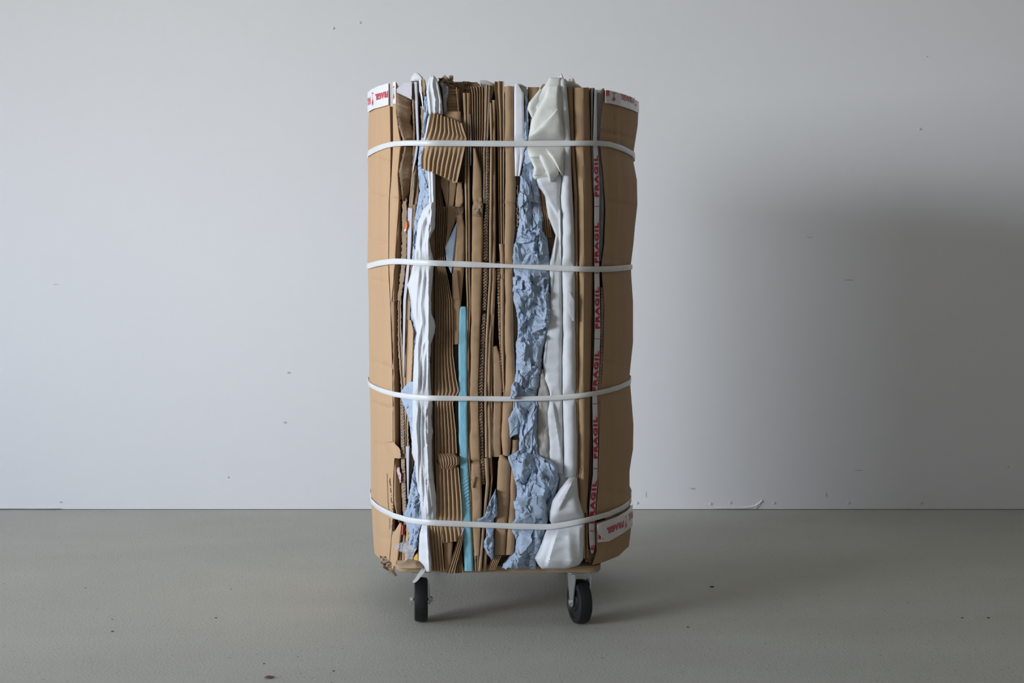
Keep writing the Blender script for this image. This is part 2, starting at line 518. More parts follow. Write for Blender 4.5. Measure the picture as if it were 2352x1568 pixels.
struct('floor', [(XL - .2, XR + .2, YF - .2, YB + .2, -.12, 0)], M['floor'])
struct('ceiling', [(XL - .2, XR + .2, YF - .2, YB + .2, ZC, ZC + .12)], M['ceil'])
wall_back = struct('wall_back', [(XL - .2, XR + .2, YB, YB + .2, .0018, ZC)], M['wall'])
struct('wall_front', [(XL - .2, XR + .2, YF - .2, YF, 0, ZC)], M['dim'])
struct('wall_right', [(XR, XR + .2, YF, YB, 0, ZC)], M['dim_right'])
ya, za, zb = YF, WINDOWS[0][2], WINDOWS[0][3]
strips = [(XL - .2, XL, YF, YB, 0, za), (XL - .2, XL, YF, YB, zb, ZC)]
for k, (wy0, wy1, wz0, wz1) in enumerate(WINDOWS):
    strips.append((XL - .2, XL, ya, wy0, za, zb))
    ya = wy1
    f = .05
    struct('window_%d' % (k + 1), [(XL - .16, XL - .10, wy0, wy1, wz0, wz0 + f), (XL - .16, XL - .10, wy0, wy1, wz1 - f, wz1), (XL - .16, XL - .10, wy0, wy0 + f, wz0 + f, wz1 - f),
                                   (XL - .16, XL - .10, wy1 - f, wy1, wz0 + f, wz1 - f), (XL - .16, XL - .10, (wy0 + wy1) / 2 - .03, (wy0 + wy1) / 2 + .03, wz0 + f, wz1 - f)], M['white'])
strips.append((XL - .2, XL, ya, YB, za, zb))
struct('wall_left', strips, M['wall'])

def on_wall(px, py):
    return ((px - CX) / F * YB, CAMH - (py - HY) / F * YB)

def wall_disc(name, px, py, r, m, h=.0015):
    x, z = on_wall(px, py)
    k = 14
    V = [(x, YB - h, z)] + [(x + r * math.cos(2 * math.pi * i / k), YB - h * .7, z + r * math.sin(2 * math.pi * i / k)) for i in range(k)] + \
        [(x + r * 1.25 * math.cos(2 * math.pi * i / k), YB + .001, z + r * 1.25 * math.sin(2 * math.pi * i / k)) for i in range(k)]
    Fc = [(0, 1 + i, 1 + (i + 1) % k) for i in range(k)] + [(1 + i, 1 + k + i, 1 + k + (i + 1) % k, 1 + (i + 1) % k) for i in range(k)]
    o = link_mesh(name, V, Fc, m, parent=wall_back)
    return o

for px, py in ((1463, 1155), (1632, 1157), (1677, 1154), (1777, 1155), (1948, 1155), (2115, 1154), (2112, 296), (826, 52), (765, 65)):
    wall_disc('screw_head', px, py, .0045, M['screw'], .003)
for px, py, w, h in ((1950, 643, 16, 1.2), (1972, 1080, 14, 1), (664, 856, 5, 3), (655, 970, 4, 3), (525, 1096, 3, 2.5), (140, 1153, 4, 2), (1592, 1122, 8, 2.5), (1898, 1136, 1.2, 7),
                     (128, 653, 7, 1), (1860, 545, 10, 1), (2316, 1072, 2, 3), (2130, 130, 2, 2), (1484, 1136, 1, 9)):
    x, z = on_wall(px, py)
    rng = random.Random(int(px))
    k = 9
    V = [(x + w / F * YB * math.cos(2 * math.pi * i / k) * rng.uniform(.6, 1.1), YB - .0008, z + h / F * YB * math.sin(2 * math.pi * i / k) * rng.uniform(.6, 1.1)) for i in range(k)]
    link_mesh('smudge', V + [(a, YB + .0005, c) for a, b, c in V], [list(range(k))[::-1]] + [(i, (i + 1) % k, k + (i + 1) % k, k + i) for i in range(k)], M['mark'], parent=wall_back, smooth=False)
# blistered paint low on the wall
def blister(pts, seed, h=.006):
    rng = random.Random(seed)
    V, Fc = [], []
    for i, (px, yt, yb) in enumerate(pts):
        for j, q in enumerate((yt, yt * .6 + yb * .4, yt * .25 + yb * .75, yb)):
            x, z = on_wall(px, q)
            V.append((x, YB + .001 if j == 0 else YB - h * rng.uniform(.3, 1), max(z, .005)))
    for i in range(len(pts) - 1):
        for j in range(3):
            Fc.append((i * 4 + j, i * 4 + j + 1, i * 4 + j + 5, i * 4 + j + 4))
    link_mesh('paint_blister', V, Fc, M['wall'], parent=wall_back, smooth=False)
blister([(1640, 1163, 1169), (1660, 1162, 1169), (1685, 1163, 1170), (1705, 1162, 1170), (1722, 1161, 1170), (1735, 1157, 1168), (1745, 1151, 1160), (1750, 1147, 1150)], 1)
blister([(-60, 1168, 1173), (10, 1170, 1174), (30, 1169, 1174), (52, 1168, 1172), (75, 1171, 1175), (140, 1173, 1175)], 2, .008)

# ------------------------------------------------------------------ dolly
def lathe(profile, k=40, axis='x'):
    V, Fc = [], []
    n = len(profile)
    for i in range(k):
        a = 2 * math.pi * i / k
        for x, r in profile:
            V.append((x, r * math.sin(a), r * math.cos(a)))
    for i in range(k):
        for j in range(n - 1):
            a, b = i * n + j, ((i + 1) % k) * n + j
            Fc.append((a, a + 1, b + 1, b))
    return V, Fc

def rounded_plate(x0, x1, y0, y1, z0, z1, r, k=6, ez=.002):
    pts = []
    for cx, cy, a0 in ((x1 - r, y1 - r, 0), (x0 + r, y1 - r, 90), (x0 + r, y0 + r, 180), (x1 - r, y0 + r, 270)):
        for i in range(k + 1):
            a = math.radians(a0 + 90 * i / k)
            pts.append((cx, cy, math.cos(a), math.sin(a)))
    rings = [(r - ez, z0), (r, z0 + ez), (r, z1 - ez), (r - ez, z1)]
    n = len(pts)
    V = [(cx + q * c, cy + q * s, z) for q, z in rings for cx, cy, c, s in pts]
    Fc = [(k_ * n + i, k_ * n + (i + 1) % n, (k_ + 1) * n + (i + 1) % n, (k_ + 1) * n + i) for k_ in range(3) for i in range(n)]
    Fc += [list(range(n))[::-1], [3 * n + i for i in range(n)]]
    return V, Fc

DZ0, DZ1 = .1290, .1450
DX, DY = -.0325, D0 + .38
dolly = bpy.data.objects.new('dolly', None)
COL.objects.link(dolly)
dolly.location = (DX, DY, 0)
tag(dolly, 'low plywood dolly on black castors carrying the strapped bale', 'dolly')
V, Fc = rounded_plate(-.272 - DX, .207 - DX, D0 + .03 - DY, D0 + .73 - DY, DZ0, DZ1, .032)
deck = link_mesh('deck', V, Fc, M['ply'], parent=dolly, angle=50)
# glue lines of the ply layers
for k in range(4):
    z = DZ0 + .0036 + k * .0037
    V, Fc = rounded_plate(-.2724 - DX, .2074 - DX, D0 + .0296 - DY, D0 + .7304 - DY, z, z + .0009, .032, ez=.0002)
    g = link_mesh('veneer_layer', V, Fc, M['dark'], parent=deck)

def plate_leg(side, top, zax):
    """a tapered fork cheek: outline in the y-z plane, 3 mm steel with rounded foot"""
    pts = [(-.026, top), (.026, top), (.026, top - .012), (.012, zax + .004)]
    pts += [(.012 * math.cos(a), zax + .012 * math.sin(a)) for a in np.linspace(0, -math.pi, 9)]
    pts += [(-.012, zax + .004), (-.026, top - .012)]
    x0 = side * .0182
    x1 = side * .0210
    n = len(pts)
    V = [(x0, y, z) for y, z in pts] + [(x1, y, z) for y, z in pts]
    Fc = [list(range(n)), [n + i for i in range(n)][::-1]] + [(i, n + i, n + (i + 1) % n, (i + 1) % n) for i in range(n)]
    return V, Fc

def add(A, B):
    V, Fc = A
    return V + list(B[0]), Fc + [[i + len(V) for i in f] for f in B[1]]

R = .0515
def caster(x, y, yaw):
    c = bpy.data.objects.new('caster', None)
    COL.objects.link(c)
    c.parent = dolly
    c.location = (x - DX, y - DY, 0)
    c.rotation_euler = (0, 0, math.radians(yaw))
    prof = [(-.0155, .004), (-.0155, .020), (-.012, .022), (-.012, .036), (-.0158, .039), (-.0158, .0455), (-.0135, .0495), (-.007, R - .0004), (0, R),
            (.007, R - .0004), (.0135, .0495), (.0158, .0455), (.0158, .039), (.012, .036), (.012, .022), (.0155, .020), (.0155, .004)]
    V, Fc = lathe(prof, 56)
    V = [(a, b, cc + R) for a, b, cc in V]
    link_mesh('wheel', V, Fc, M['rubber'], parent=c, angle=30)
    f = add(plate_leg(-1, DZ0 - .006, R), plate_leg(1, DZ0 - .006, R))
    f = add(f, box_mesh(-.0210, .0210, -.026, .026, DZ0 - .010, DZ0 - .007))
    link_mesh('fork', *f, M['zinc'], parent=c, angle=30)
    f = rounded_plate(-.038, .038, -.038, .038, DZ0 - .0055, DZ0 - .0002, .006)
    f = add(f, ([(a, b, cc) for cc, a, b in lathe([(DZ0 - .008, .001), (DZ0 - .008, .026), (DZ0 - .005, .028)], 24)[0]], lathe([(0, 0), (0, 0), (0, 0)], 24)[1]))
    link_mesh('mounting_plate', *f, M['zinc'], parent=c, angle=30)
    V, Fc = lathe([(-.0262, .001), (-.0262, .0045), (-.0250, .0065), (-.0215, .0068), (-.0210, .0065), (-.0210, .003), (.0210, .003), (.0210, .0068), (.0258, .0068), (.0258, .0045), (.0285, .0045), (.0285, .001)], 8)
    V = [(a, b, cc + R) for a, b, cc in V]
    link_mesh('axle_bolt', V, Fc, M['zinc'], parent=c, angle=30)
caster((967 - CX) / F * 3.397, 3.397, 4)
caster((1331 - CX) / F * 3.378, 3.378, 17)
caster(-.20, 3.955, -8)
caster(.150, 3.955, 12)

# ------------------------------------------------------------------ outer panels of the bale
def panel(name, label, cat, side, Ip, y0, y1, m, front=0, group=None, top=None, bot=None, seed=1, creases=(), inset=0, vfold=()):
    """a box side wrapped round the flank of the bale. Ip traces its inner front edge; it bends round the flank and behind."""
    nr = int((y1 - y0) / 4) + 1
    v = np.linspace(0, 1, nr)[:, None]
    u = np.concatenate([np.linspace(0, 1, 26) ** .8])[None, :]
    u = u / u.max()
    yy = y0 + (y1 - y0) * v
    sil = at(SIL_L if side < 0 else SIL_R, yy) - side * inset
    xi = at(Ip, yy)
    px = xi + (sil - xi) * u
    ty = at(top, px) if top else y0 + 0 * px
    by = at(bot, px) if bot else y1 + 0 * px
    py = ty + (by - ty) * v
    d = d0(px + side * inset, yy) + front + .003 * vnoise(yy / 70, px / 30, seed) + .0016 * vnoise(yy / 16, px / 50, seed + 1)
    for vx, vy0, vy1, vd, vw in vfold:
        d = d + vd * np.exp(-np.abs((px - vx - .012 * (py - vy0)) / vw)) * np.clip((py - vy0) / 8, 0, 1) * np.clip((vy1 - py) / 20, 0, 1)
    for cy, cd, cw in creases:
        d = d + cd * np.exp(-((py - cy - .25 * (px - xi)) / cw) ** 2)
    for k in range(4):
        d = d + .006 * np.exp(-((py - strap_y(k, px)) / 13) ** 2)
    f = P(px, py, d)
    # round the back
    bx = sil - side * np.array([[3, 12, 30, 66]])
    bd = np.array([[.50, .60, .68, .735]]) + 0 * bx
    tyb = ty[:, -1:]; byb = by[:, -1:]
    zb = f[:, -1:, 2] + 0 * bx
    b = P(bx, yy + 0 * bx, bd)
    b[..., 2] = zb
    G = np.concatenate([f, b], 1)
    nc = G.shape[1]
    H = G.copy()
    H[..., 0] -= side * .0055 * np.concatenate([np.linspace(.2, 1, f.shape[1]), [1, 1, .8, .3]])[None, :]
    H[..., 1] += np.concatenate([np.linspace(.0055, .001, f.shape[1]), [0, 0, -.003, -.0055]])[None, :]
    n = nr * nc
    fa = grid_faces(nr, nc, False)
    faces = fa.tolist() + (fa[:, ::-1] + n).tolist()
    rim = [i * nc for i in range(nr)] + [(nr - 1) * nc + j for j in range(1, nc)] + [i * nc + nc - 1 for i in range(nr - 2, -1, -1)] + [j for j in range(nc - 2, 0, -1)]
    for i in range(len(rim)):
        p, q = rim[i], rim[(i + 1) % len(rim)]
        faces.append([p, q, q + n, p + n])
    if side < 0:
        faces = [q[::-1] for q in faces]
    o = link_mesh(name, np.concatenate([G.reshape(-1, 3), H.reshape(-1, 3)]), faces, m, angle=45)
    origin_to_base(o)
    tag(o, label, cat, group)
    return o

BOX = 'box panels wrapped round the bale'
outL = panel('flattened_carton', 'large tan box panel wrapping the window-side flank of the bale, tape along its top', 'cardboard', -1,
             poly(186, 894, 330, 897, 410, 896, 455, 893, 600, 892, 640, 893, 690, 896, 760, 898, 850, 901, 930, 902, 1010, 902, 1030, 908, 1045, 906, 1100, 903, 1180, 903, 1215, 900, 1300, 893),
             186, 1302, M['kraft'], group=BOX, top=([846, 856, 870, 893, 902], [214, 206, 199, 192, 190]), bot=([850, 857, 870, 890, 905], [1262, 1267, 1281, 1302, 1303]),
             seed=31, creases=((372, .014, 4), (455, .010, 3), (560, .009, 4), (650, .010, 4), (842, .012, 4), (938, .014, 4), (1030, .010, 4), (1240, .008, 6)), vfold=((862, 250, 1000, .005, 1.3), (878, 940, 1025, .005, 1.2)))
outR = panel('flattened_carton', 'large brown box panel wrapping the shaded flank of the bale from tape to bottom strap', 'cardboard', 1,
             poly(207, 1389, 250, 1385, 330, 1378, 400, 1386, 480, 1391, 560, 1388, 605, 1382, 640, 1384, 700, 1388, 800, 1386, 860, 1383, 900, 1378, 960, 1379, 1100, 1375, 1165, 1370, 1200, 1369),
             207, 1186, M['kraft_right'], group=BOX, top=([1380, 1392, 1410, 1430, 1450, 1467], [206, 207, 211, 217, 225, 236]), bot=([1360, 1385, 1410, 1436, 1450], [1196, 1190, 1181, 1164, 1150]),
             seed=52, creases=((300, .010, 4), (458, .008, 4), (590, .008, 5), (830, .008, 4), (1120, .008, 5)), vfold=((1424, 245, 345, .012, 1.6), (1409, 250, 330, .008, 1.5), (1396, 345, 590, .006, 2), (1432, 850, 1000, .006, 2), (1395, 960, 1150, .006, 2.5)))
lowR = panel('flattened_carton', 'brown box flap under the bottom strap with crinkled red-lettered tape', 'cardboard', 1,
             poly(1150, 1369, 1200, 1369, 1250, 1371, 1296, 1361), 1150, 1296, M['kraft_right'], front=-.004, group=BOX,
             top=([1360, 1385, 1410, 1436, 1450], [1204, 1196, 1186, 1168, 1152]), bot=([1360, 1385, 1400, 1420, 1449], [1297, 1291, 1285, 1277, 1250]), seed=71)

def pan_depth(front=0.0, extra=0.0):
    return lambda px, py: d0(px, py) + front + extra + sum(.006 * np.exp(-((py - strap_y(k, px)) / 13) ** 2) for k in range(4)) - .004

# tape along the top of the two flanks, lettering upside down as on the box
LT, LB = poly(846, 214, 856, 206, 870, 199, 893, 192, 902, 190), poly(846, 259, 860, 251, 893, 242, 902, 240)
def f_tl(a, b):
    px = 847.3 + (895.5 - 847.3) * a
    return px, at(LT, px) - .6 + (at(LB, px) - at(LT, px)) * b
tape = sheet_on(outL, 'printed_tape', f_tl, 26, 8, M['tape'], depth=pan_depth(), out=-.0035)
tape['label'] = 'white tape with upside-down red FRAGIL print'
def inv(x_f, x_l, y_f, y_l, h):
    """imprint turned upside down: F at x_f, L at x_l, tops pointing down"""
    def fm(u, v):
        px = x_f + (x_l - x_f) * u
        return px, (y_f + (y_l - y_f) * u) + h * v
    return fm
print_on(tape, [(TXT, inv(894.5, 865.5, 208, 216, 15)), (GLASS, inv(862, 856.5, 212, 213, 31)), (TXT, inv(854.5, 848, 222, 226, 17))], pan_depth(), out=-.0035)
RT, RB = poly(1380, 206, 1392, 207, 1410, 211, 1430, 217, 1450, 225, 1467, 236), poly(1384, 237, 1400, 238, 1430, 246, 1450, 253, 1466, 261)
def f_tr(a, b):
    px = 1388 + (1464.5 - 1388) * a
    return px, at(RT, px) - .4 + (at(RB, px) - at(RT, px)) * b
tape = sheet_on(outR, 'printed_tape', f_tr, 26, 8, M['tape'], depth=pan_depth(), out=.0035)
tape['label'] = 'white tape with upside-down red lettering cut by the edge'
print_on(tape, [(BAR, lambda u, v: (1388.5 + 7 * u, 208 + 12 * v)), (GLASS, inv(1413, 1400.5, 213, 213, 20)), (TXT, inv(1453, 1423, 224, 214.5, 14)), (GLASS, inv(1460, 1455, 233, 231, 13))], pan_depth(), out=.0035)
BT, BB = poly(1365, 1205, 1385, 1197, 1415, 1186, 1438, 1172, 1452, 1156), poly(1365, 1246, 1395, 1243, 1430, 1223, 1452, 1206)
def f_bl(a, b):
    px = 1369.5 + (1450 - 1369.5) * a
    return px, at(BT, px) + (at(BB, px) - at(BT, px)) * b
tape = sheet_on(lowR, 'printed_tape', f_bl, 26, 8, M['tape'], depth=pan_depth(-.004), out=.0035)
tape['label'] = 'crinkled white tape with upside-down red FRAGIL print'
print_on(tape, [(TXT, inv(1429, 1391, 1195, 1212, 15)), (GLASS, inv(1437, 1432, 1183, 1186, 29)), (TXT, inv(1450, 1441, 1172, 1180, 17)),
                             ((np.array([(0, 0), (1, 1), (0, 1)]), [[0, 1, 2]]), lambda u, v: (1371 + 12 * u, 1227 + 11 * v))], pan_depth(-.004), out=.0035)

# pen strokes on the lit panel
def stroke(parent, name, pts, w, depth):
    V, Fc = [], []
    pts = np.array(pts, float)
    for i, (x, y) in enumerate(pts):
        q = pts[min(i + 1, len(pts) - 1)] - pts[max(i - 1, 0)]
        q = q / np.hypot(*q)
        for s in (-1, 1):
            px, py = x - q[1] * w * s / 2, y + q[0] * w * s / 2
            V.append(P(np.array(px), np.array(py), depth(np.array(px), np.array(py)) - .0022))
        if i:
            Fc.append((2 * i - 2, 2 * i - 1, 2 * i + 1, 2 * i))
    return V, Fc
acc = ([], [])
for pts in ([(895.5, 1098), (895, 1106), (896, 1113), (897, 1116)], [(893.5, 1104), (896.5, 1106)], [(896.5, 1120), (896.8, 1126), (898, 1131)], [(898.5, 1136), (898.7, 1138)],
            [(899, 1142), (897.5, 1147), (898.5, 1151), (900.5, 1155)], [(899, 1162.5), (901.5, 1161)], [(900, 1167), (902.5, 1171)], [(902.5, 1177), (904, 1179)],
            [(901.7, 1193), (901, 1197), (902, 1199)], [(900.5, 1205), (899.5, 1211)]):
    acc = add(acc, stroke(outL, 'marking', pts, 1.1, pan_depth()))
child_of(outL, link_mesh('pen_marking', *acc, M['ink'], smooth=False))
acc = ([], [])
for pts in ([(888.5, 1087), (889.5, 1110), (890, 1140), (891.5, 1165), (893, 1176)], [(894, 1190), (894.5, 1200), (894, 1215)]):
    acc = add(acc, stroke(outL, 'slit', pts, .9, pan_depth()))
child_of(outL, link_mesh('scored_crease', *acc, M['dark'], smooth=False))

# ------------------------------------------------------------------ inner sheets: the flank nearest the window
CB = 'cardboard sheets pressed into the bale'
def card(label, Lp, Rp, m='brown', **k):
    k.setdefault('group', CB)
    return slab(k.pop('name', 'cardboard_sheet'), label, 'cardboard', Lp, Rp, M[m], **k)

s = card('tan box edge beside the large window-side panel, split off by a dark slit', poly(188, 901.5, 330, 903, 410, 899, 455, 895, 600, 893.5, 692, 897),
     poly(188, 910, 260, 911, 300, 917, 330, 922, 400, 915, 455, 919, 470, 918, 600, 908, 692, 899), 'kraft', front=-.001, kind='fold', amp=.02, bend=((456, .006, 3),), wob=.001)
def f_t2(a, b):
    px = 902 + 7 * a
    return px, 188 + 50 * b
tape = sheet_on(s, 'printed_tape', f_t2, 4, 6, M['tape'], depth=lambda px, py: d0(px, py) - .004)
print_on(tape, [(GLASS, inv(907, 901.5, 198, 199, 31))], lambda px, py: d0(px, py) - .004, lift=-.002)
card('dark folded side of the tan box edge below the top strap', poly(332, 922, 400, 915, 455, 919), poly(332, 930, 400, 924, 458, 926), 'brown', front=.012, tilt=.03, rough=.4)  # these tan box folds take a darker brown, shade put into the colour
card('dark rounded box fold between top and middle straps, orange scrap beside it', poly(462, 918, 500, 917, 600, 907, 650, 902, 692, 898), poly(462, 924, 560, 923, 600, 922, 640, 917, 692, 913), 'brown', front=.002, tilt=.036, kind='fold', amp=.012)
card('dark rounded box fold under the second strap, running to the torn corner', poly(688, 897, 800, 897, 850, 899, 900, 902, 1025, 902), poly(688, 913, 800, 914, 850, 916, 900, 918, 1025, 917), 'brown', front=.0, tilt=.05, kind='fold', amp=.012, jag=(0, 3))
card('dark rounded box fold beside the pen marks, above the bottom strap', poly(1032, 906, 1060, 902, 1150, 904, 1200, 916), poly(1032, 917, 1060, 918, 1150, 921, 1200, 923), 'brown', front=.0, tilt=.04, kind='fold', amp=.012, jag=(2, 0))
card('tan folded box corner standing at the foot of the window-side panel', poly(1203, 917, 1230, 900, 1306, 894), poly(1203, 922, 1225, 922, 1306, 912), 'kraft', front=-.004, kind='fold', amp=.016, jag=(0, 1))
card('crushed tan rim of the torn box corner above the pen marks', poly(1016, 878, 1030, 886, 1046, 905), poly(1016, 905, 1030, 919, 1052, 921), 'kraft', front=-.012, kind='flat', rel=.012, jag=(2, 3), rough=1.2, wob=.008, press=False)
# torn flaps
card('peeled brown liner flap above the top strap, ragged along one side', poly(206, 908, 260, 911, 290, 916, 324, 925), poly(206, 943, 230, 944, 250, 945, 270, 942, 300, 949, 324, 950), 'torn', front=-.006, tilt=.062, rough=1.2, rel=.01, wob=.007, jag=(1, 2), slant=(0, 18, 0, 0), step=2)
card('peeled brown liner flap under the top strap, pointed at its lit side', poly(337, 929, 350, 926, 395, 916, 430, 921, 459, 924), poly(337, 948, 350, 949, 400, 946, 440, 941, 456, 938), 'torn', front=-.005, tilt=.055, rough=1.0, rel=.012, wob=.007, jag=(1, 4), step=2)
slab('paper_sheet', 'pale grey paper corner folded over the peeled liner at the top', 'paper', poly(190, 928, 205, 909, 211, 908, 228, 944), poly(190, 946, 205, 946, 228, 946), M['greystrip'], front=-.006, rel=.004, wob=.004, step=2)
slab('foam_sheet', 'small white foam end poking out above the grey sheet edges', 'foam', poly(167, 952, 176, 945, 184, 943), poly(167, 960, 176, 970, 186, 975), M['foam'], front=.03, rel=.10, bulge=.01, step=2, press=False)
card('thin brown sheet edge between peeled liner and grey sheet', poly(191, 944, 300, 950, 400, 947, 480, 938), poly(191, 950, 300, 953, 400, 953, 480, 945), 'torn', front=.008, rough=.6, kind='pair', amp=.006, jag=(2, 3))
slab('card_sheet', 'grey sheet edge standing in the dark gap above the top strap', 'card', poly(188, 951, 320, 957, 360, 952, 396, 947), poly(188, 958, 320, 963, 360, 957, 396, 949), M['greystrip'], front=.006, jag=(1, 1))
slab('card_sheet', 'long lavender-grey card edge curving past the orange scrap', 'card', poly(478, 937, 600, 935, 690, 926, 800, 925, 866, 927.5), poly(478, 948, 560, 945, 600, 942, 690, 933, 800, 930, 866, 929), M['greystrip'], front=.001, jag=(1, 1))
slab('card_sheet', 'narrow grey card edge beside the blue paper knot low in the bale', 'card', poly(1025, 932, 1145, 936), poly(1025, 940, 1145, 938.5), M['greystrip'], front=.004)
slab('paper_sheet', 'torn white paper strip hanging in the dark gap near the top', 'paper', poly(183, 962, 205, 963, 225, 967, 250, 971), poly(183, 968, 205, 968, 225, 971, 250, 973), M['foam'], front=.006, rel=.01, step=2)
card('brown torn scrap just under the white paper strip', poly(244, 966, 270, 967, 300, 968, 316, 969), poly(244, 973, 270, 974, 300, 972, 316, 971), 'torn', front=.008, rough=1, rel=.02, step=2)
card('brown curled scrap under the small white foam end', poly(182, 968, 200, 969, 225, 971), poly(182, 976, 200, 978, 225, 975), 'torn', front=.01, rough=1, rel=.05, step=2)
card('ragged brown sheet behind the orange scrap', poly(455, 924, 600, 922, 690, 913), poly(455, 934, 500, 936, 600, 934, 690, 921), 'torn', front=.012, rough=1.5, wob=.008, step=2)
card('dark brown sheet between lavender-grey card and blue paper', poly(470, 947, 600, 942, 690, 933, 736, 932), poly(470, 956, 600, 948, 690, 943, 736, 942), 'dark', front=.01, rough=.7, jag=(1, 2))
card('reddish brown sheet edge above the lavender-grey card', poly(380, 947, 430, 943, 485, 938), poly(380, 957, 430, 953, 485, 947), 'dark', front=.012, rough=.5)
card('dark sheet edge touching the upper blue paper', poly(380, 954, 440, 953, 482, 948), poly(380, 963, 440, 962, 482, 957), 'dark', front=.02, rough=.4)
card('ragged sheet edge beside the long dark box fold', poly(690, 914, 800, 914, 905, 922), poly(690, 921, 760, 922, 800, 925, 905, 932), 'torn', front=.012, rough=1.1, kind='pair', amp=.008, step=2)
card('brown sheet edge right of the lavender-grey card', poly(690, 932, 800, 931, 890, 928), poly(690, 942, 735, 941, 800, 938, 890, 936), 'brown', front=.008, kind='pair', amp=.008)
card('pale tan card strip beside the blue-grey paper, mid height', poly(735, 940, 800, 938, 884, 935), poly(735, 944, 760, 950, 800, 949, 884, 945), 'kraft', front=.002, rough=.4, slant=(0, 0, 0, 2))
card('cut fluted edge under the third strap beside the dark box fold', poly(915, 919, 1042, 921), poly(915, 928, 1042, 930), 'flute', front=.008, flutes=.003, step=1.6)
card('brown torn sheet under the third strap beside the white foam', poly(915, 928, 1052, 930), poly(915, 941, 945, 943, 965, 938, 1052, 938), 'brown', front=.012, rough=1, kind='pair', amp=.01)
card('fluted edge running down to the blue paper knot', poly(1042, 921, 1120, 922, 1204, 927), poly(1042, 930, 1120, 932, 1204, 935), 'flute', front=.010, flutes=.003, step=1.6, rough=.6)
card('dark brown sheet in the gap left of the lower blue paper', poly(1030, 939, 1100, 938, 1160, 934), poly(1030, 952, 1060, 950, 1100, 944, 1160, 938), 'dark', front=.03)
card('brown sheet edges under the bottom strap beside the tan folded corner', poly(1206, 922, 1306, 913), poly(1206, 930, 1306, 928), 'dark', front=.012, kind='pair', amp=.01, rough=.5)
card('pale torn card edge under the blue paper knot', poly(1206, 932, 1296, 928), poly(1206, 941, 1296, 936), 'kraft', front=.016, rough=1)
slab('sticker_scrap', 'small orange sticker scrap with white tip among torn cardboard', 'scrap', poly(506, 932, 520, 930, 526, 930), poly(506, 933, 518, 936, 526, 934.5), M['orange'], front=-.006, rel=.004, step=1.5)
slab('paper_scrap', 'white torn tip just below the orange scrap', 'scrap', poly(525, 930, 531, 928), poly(525, 934.5, 531, 931), M['white'], front=-.005, rel=.004, step=1.5)
slab('paper_scrap', 'pinkish paper scrap stuck beside the dark fold and pen marks', 'scrap', poly(1074, 912, 1082, 911, 1090, 914, 1104, 918), poly(1074, 918, 1082, 919, 1090, 922, 1108, 921), M['pink'], front=-.006, rel=.01, step=1.5, extra=lambda px, py, t, v: crumple(px, py, 5, 8, .004))
slab('paper_scrap', 'small red card scrap under the bottom strap', 'scrap', poly(1206, 922, 1228, 921), poly(1206, 927, 1228, 926), M['redcard'], front=.0, rel=.02, step=2)
slab('paper_scrap', 'folded yellow paper resting low beside the white foam tail', 'scrap', poly(1272, 956, 1280, 949, 1295, 948), poly(1272, 960, 1284, 961, 1293, 961), M['yellow'], front=-.002, rel=.02, step=1.5, press=False)
card('flat card lying on the deck under the yellow paper', poly(1288, 930, 1299, 914, 1305, 918), poly(1288, 966, 1305, 974), 'brown', front=-.055, tilt=.045, rel=.03, rough=.6, press=False, wob=.001)

# frayed cardboard hanging below the corner
rng = random.Random(9)
acc = ([], [])
for k in range(46):
    f = k / 45
    cx, cy = 876 + 26 * f + rng.uniform(-3, 3) * (1 + f), 1281 + 28 * f + rng.uniform(-4, 4) * (1 + f)
    a = rng.uniform(0, math.tau); l = rng.uniform(3, 7) * (.7 + f); w = rng.uniform(1, 2.6)
    dd = float(d0(np.array(cx), np.array(1290.))) + rng.uniform(-.012, .012) - .004
    pts = [(cx - l * math.cos(a) - w * math.sin(a), cy - l * math.sin(a) + w * math.cos(a)), (cx - l * math.cos(a) + w * math.sin(a), cy - l * math.sin(a) - w * math.cos(a)),
           (cx + l * math.cos(a) + w * math.sin(a), cy + l * math.sin(a) - w * math.cos(a)), (cx + l * math.cos(a) - w * math.sin(a), cy + l * math.sin(a) + w * math.cos(a))]
    tl = rng.uniform(-.008, .008)
    V = [P(np.array(x), np.array(y), np.array(dd + (tl if i > 1 else -tl))) for i, (x, y) in enumerate(pts)]
    V += [v_ + np.array([.0004, .002, .0004]) for v_ in V]
    acc = add(acc, (V, [[0, 1, 2, 3], [7, 6, 5, 4], [0, 4, 5, 1], [1, 5, 6, 2], [2, 6, 7, 3], [3, 7, 4, 0]]))
tag(origin_to_base(link_mesh('cardboard_scrap', *acc, M['torn'], smooth=False)), 'frayed brown cardboard shred hanging below the lit corner beside the deck', 'cardboard')

# ------------------------------------------------------------------ middle sheets
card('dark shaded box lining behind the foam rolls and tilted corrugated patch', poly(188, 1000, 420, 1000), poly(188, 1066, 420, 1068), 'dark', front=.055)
card('small brown corrugated piece between clear film and dark gap at top', poly(206, 1027, 258, 1026), poly(206, 1054, 258, 1056), 'corr', front=.02, rel=.03, jag=(3, 0), extra=lambda px, py, t, v: .002 * np.sin(py * .9))
card('thin card sliver leaning beside the small corrugated piece at top', poly(200, 1047, 256, 1052), poly(200, 1049.5, 256, 1054.5), 'kraft', front=.008, rel=.03)
card('crumpled dark brown cardboard crown at the top beside the foam rolls', poly(176, 1006, 190, 1009, 206, 1022, 226, 1032), poly(176, 1030, 190, 1050, 206, 1056, 226, 1052), 'torn', front=.03, rel=.2, jag=(5, 3), rough=2, step=1.6, extra=lambda px, py, t, v: crumple(px, py, 77, 13, .014, 1), press=False)
card('small curled brown shred on top of the crumpled crown', poly(173, 1032, 178, 1031, 184, 1035), poly(173, 1040, 178, 1041, 184, 1037), 'torn', front=.05, rel=.03, rough=1, step=1.4, press=False)
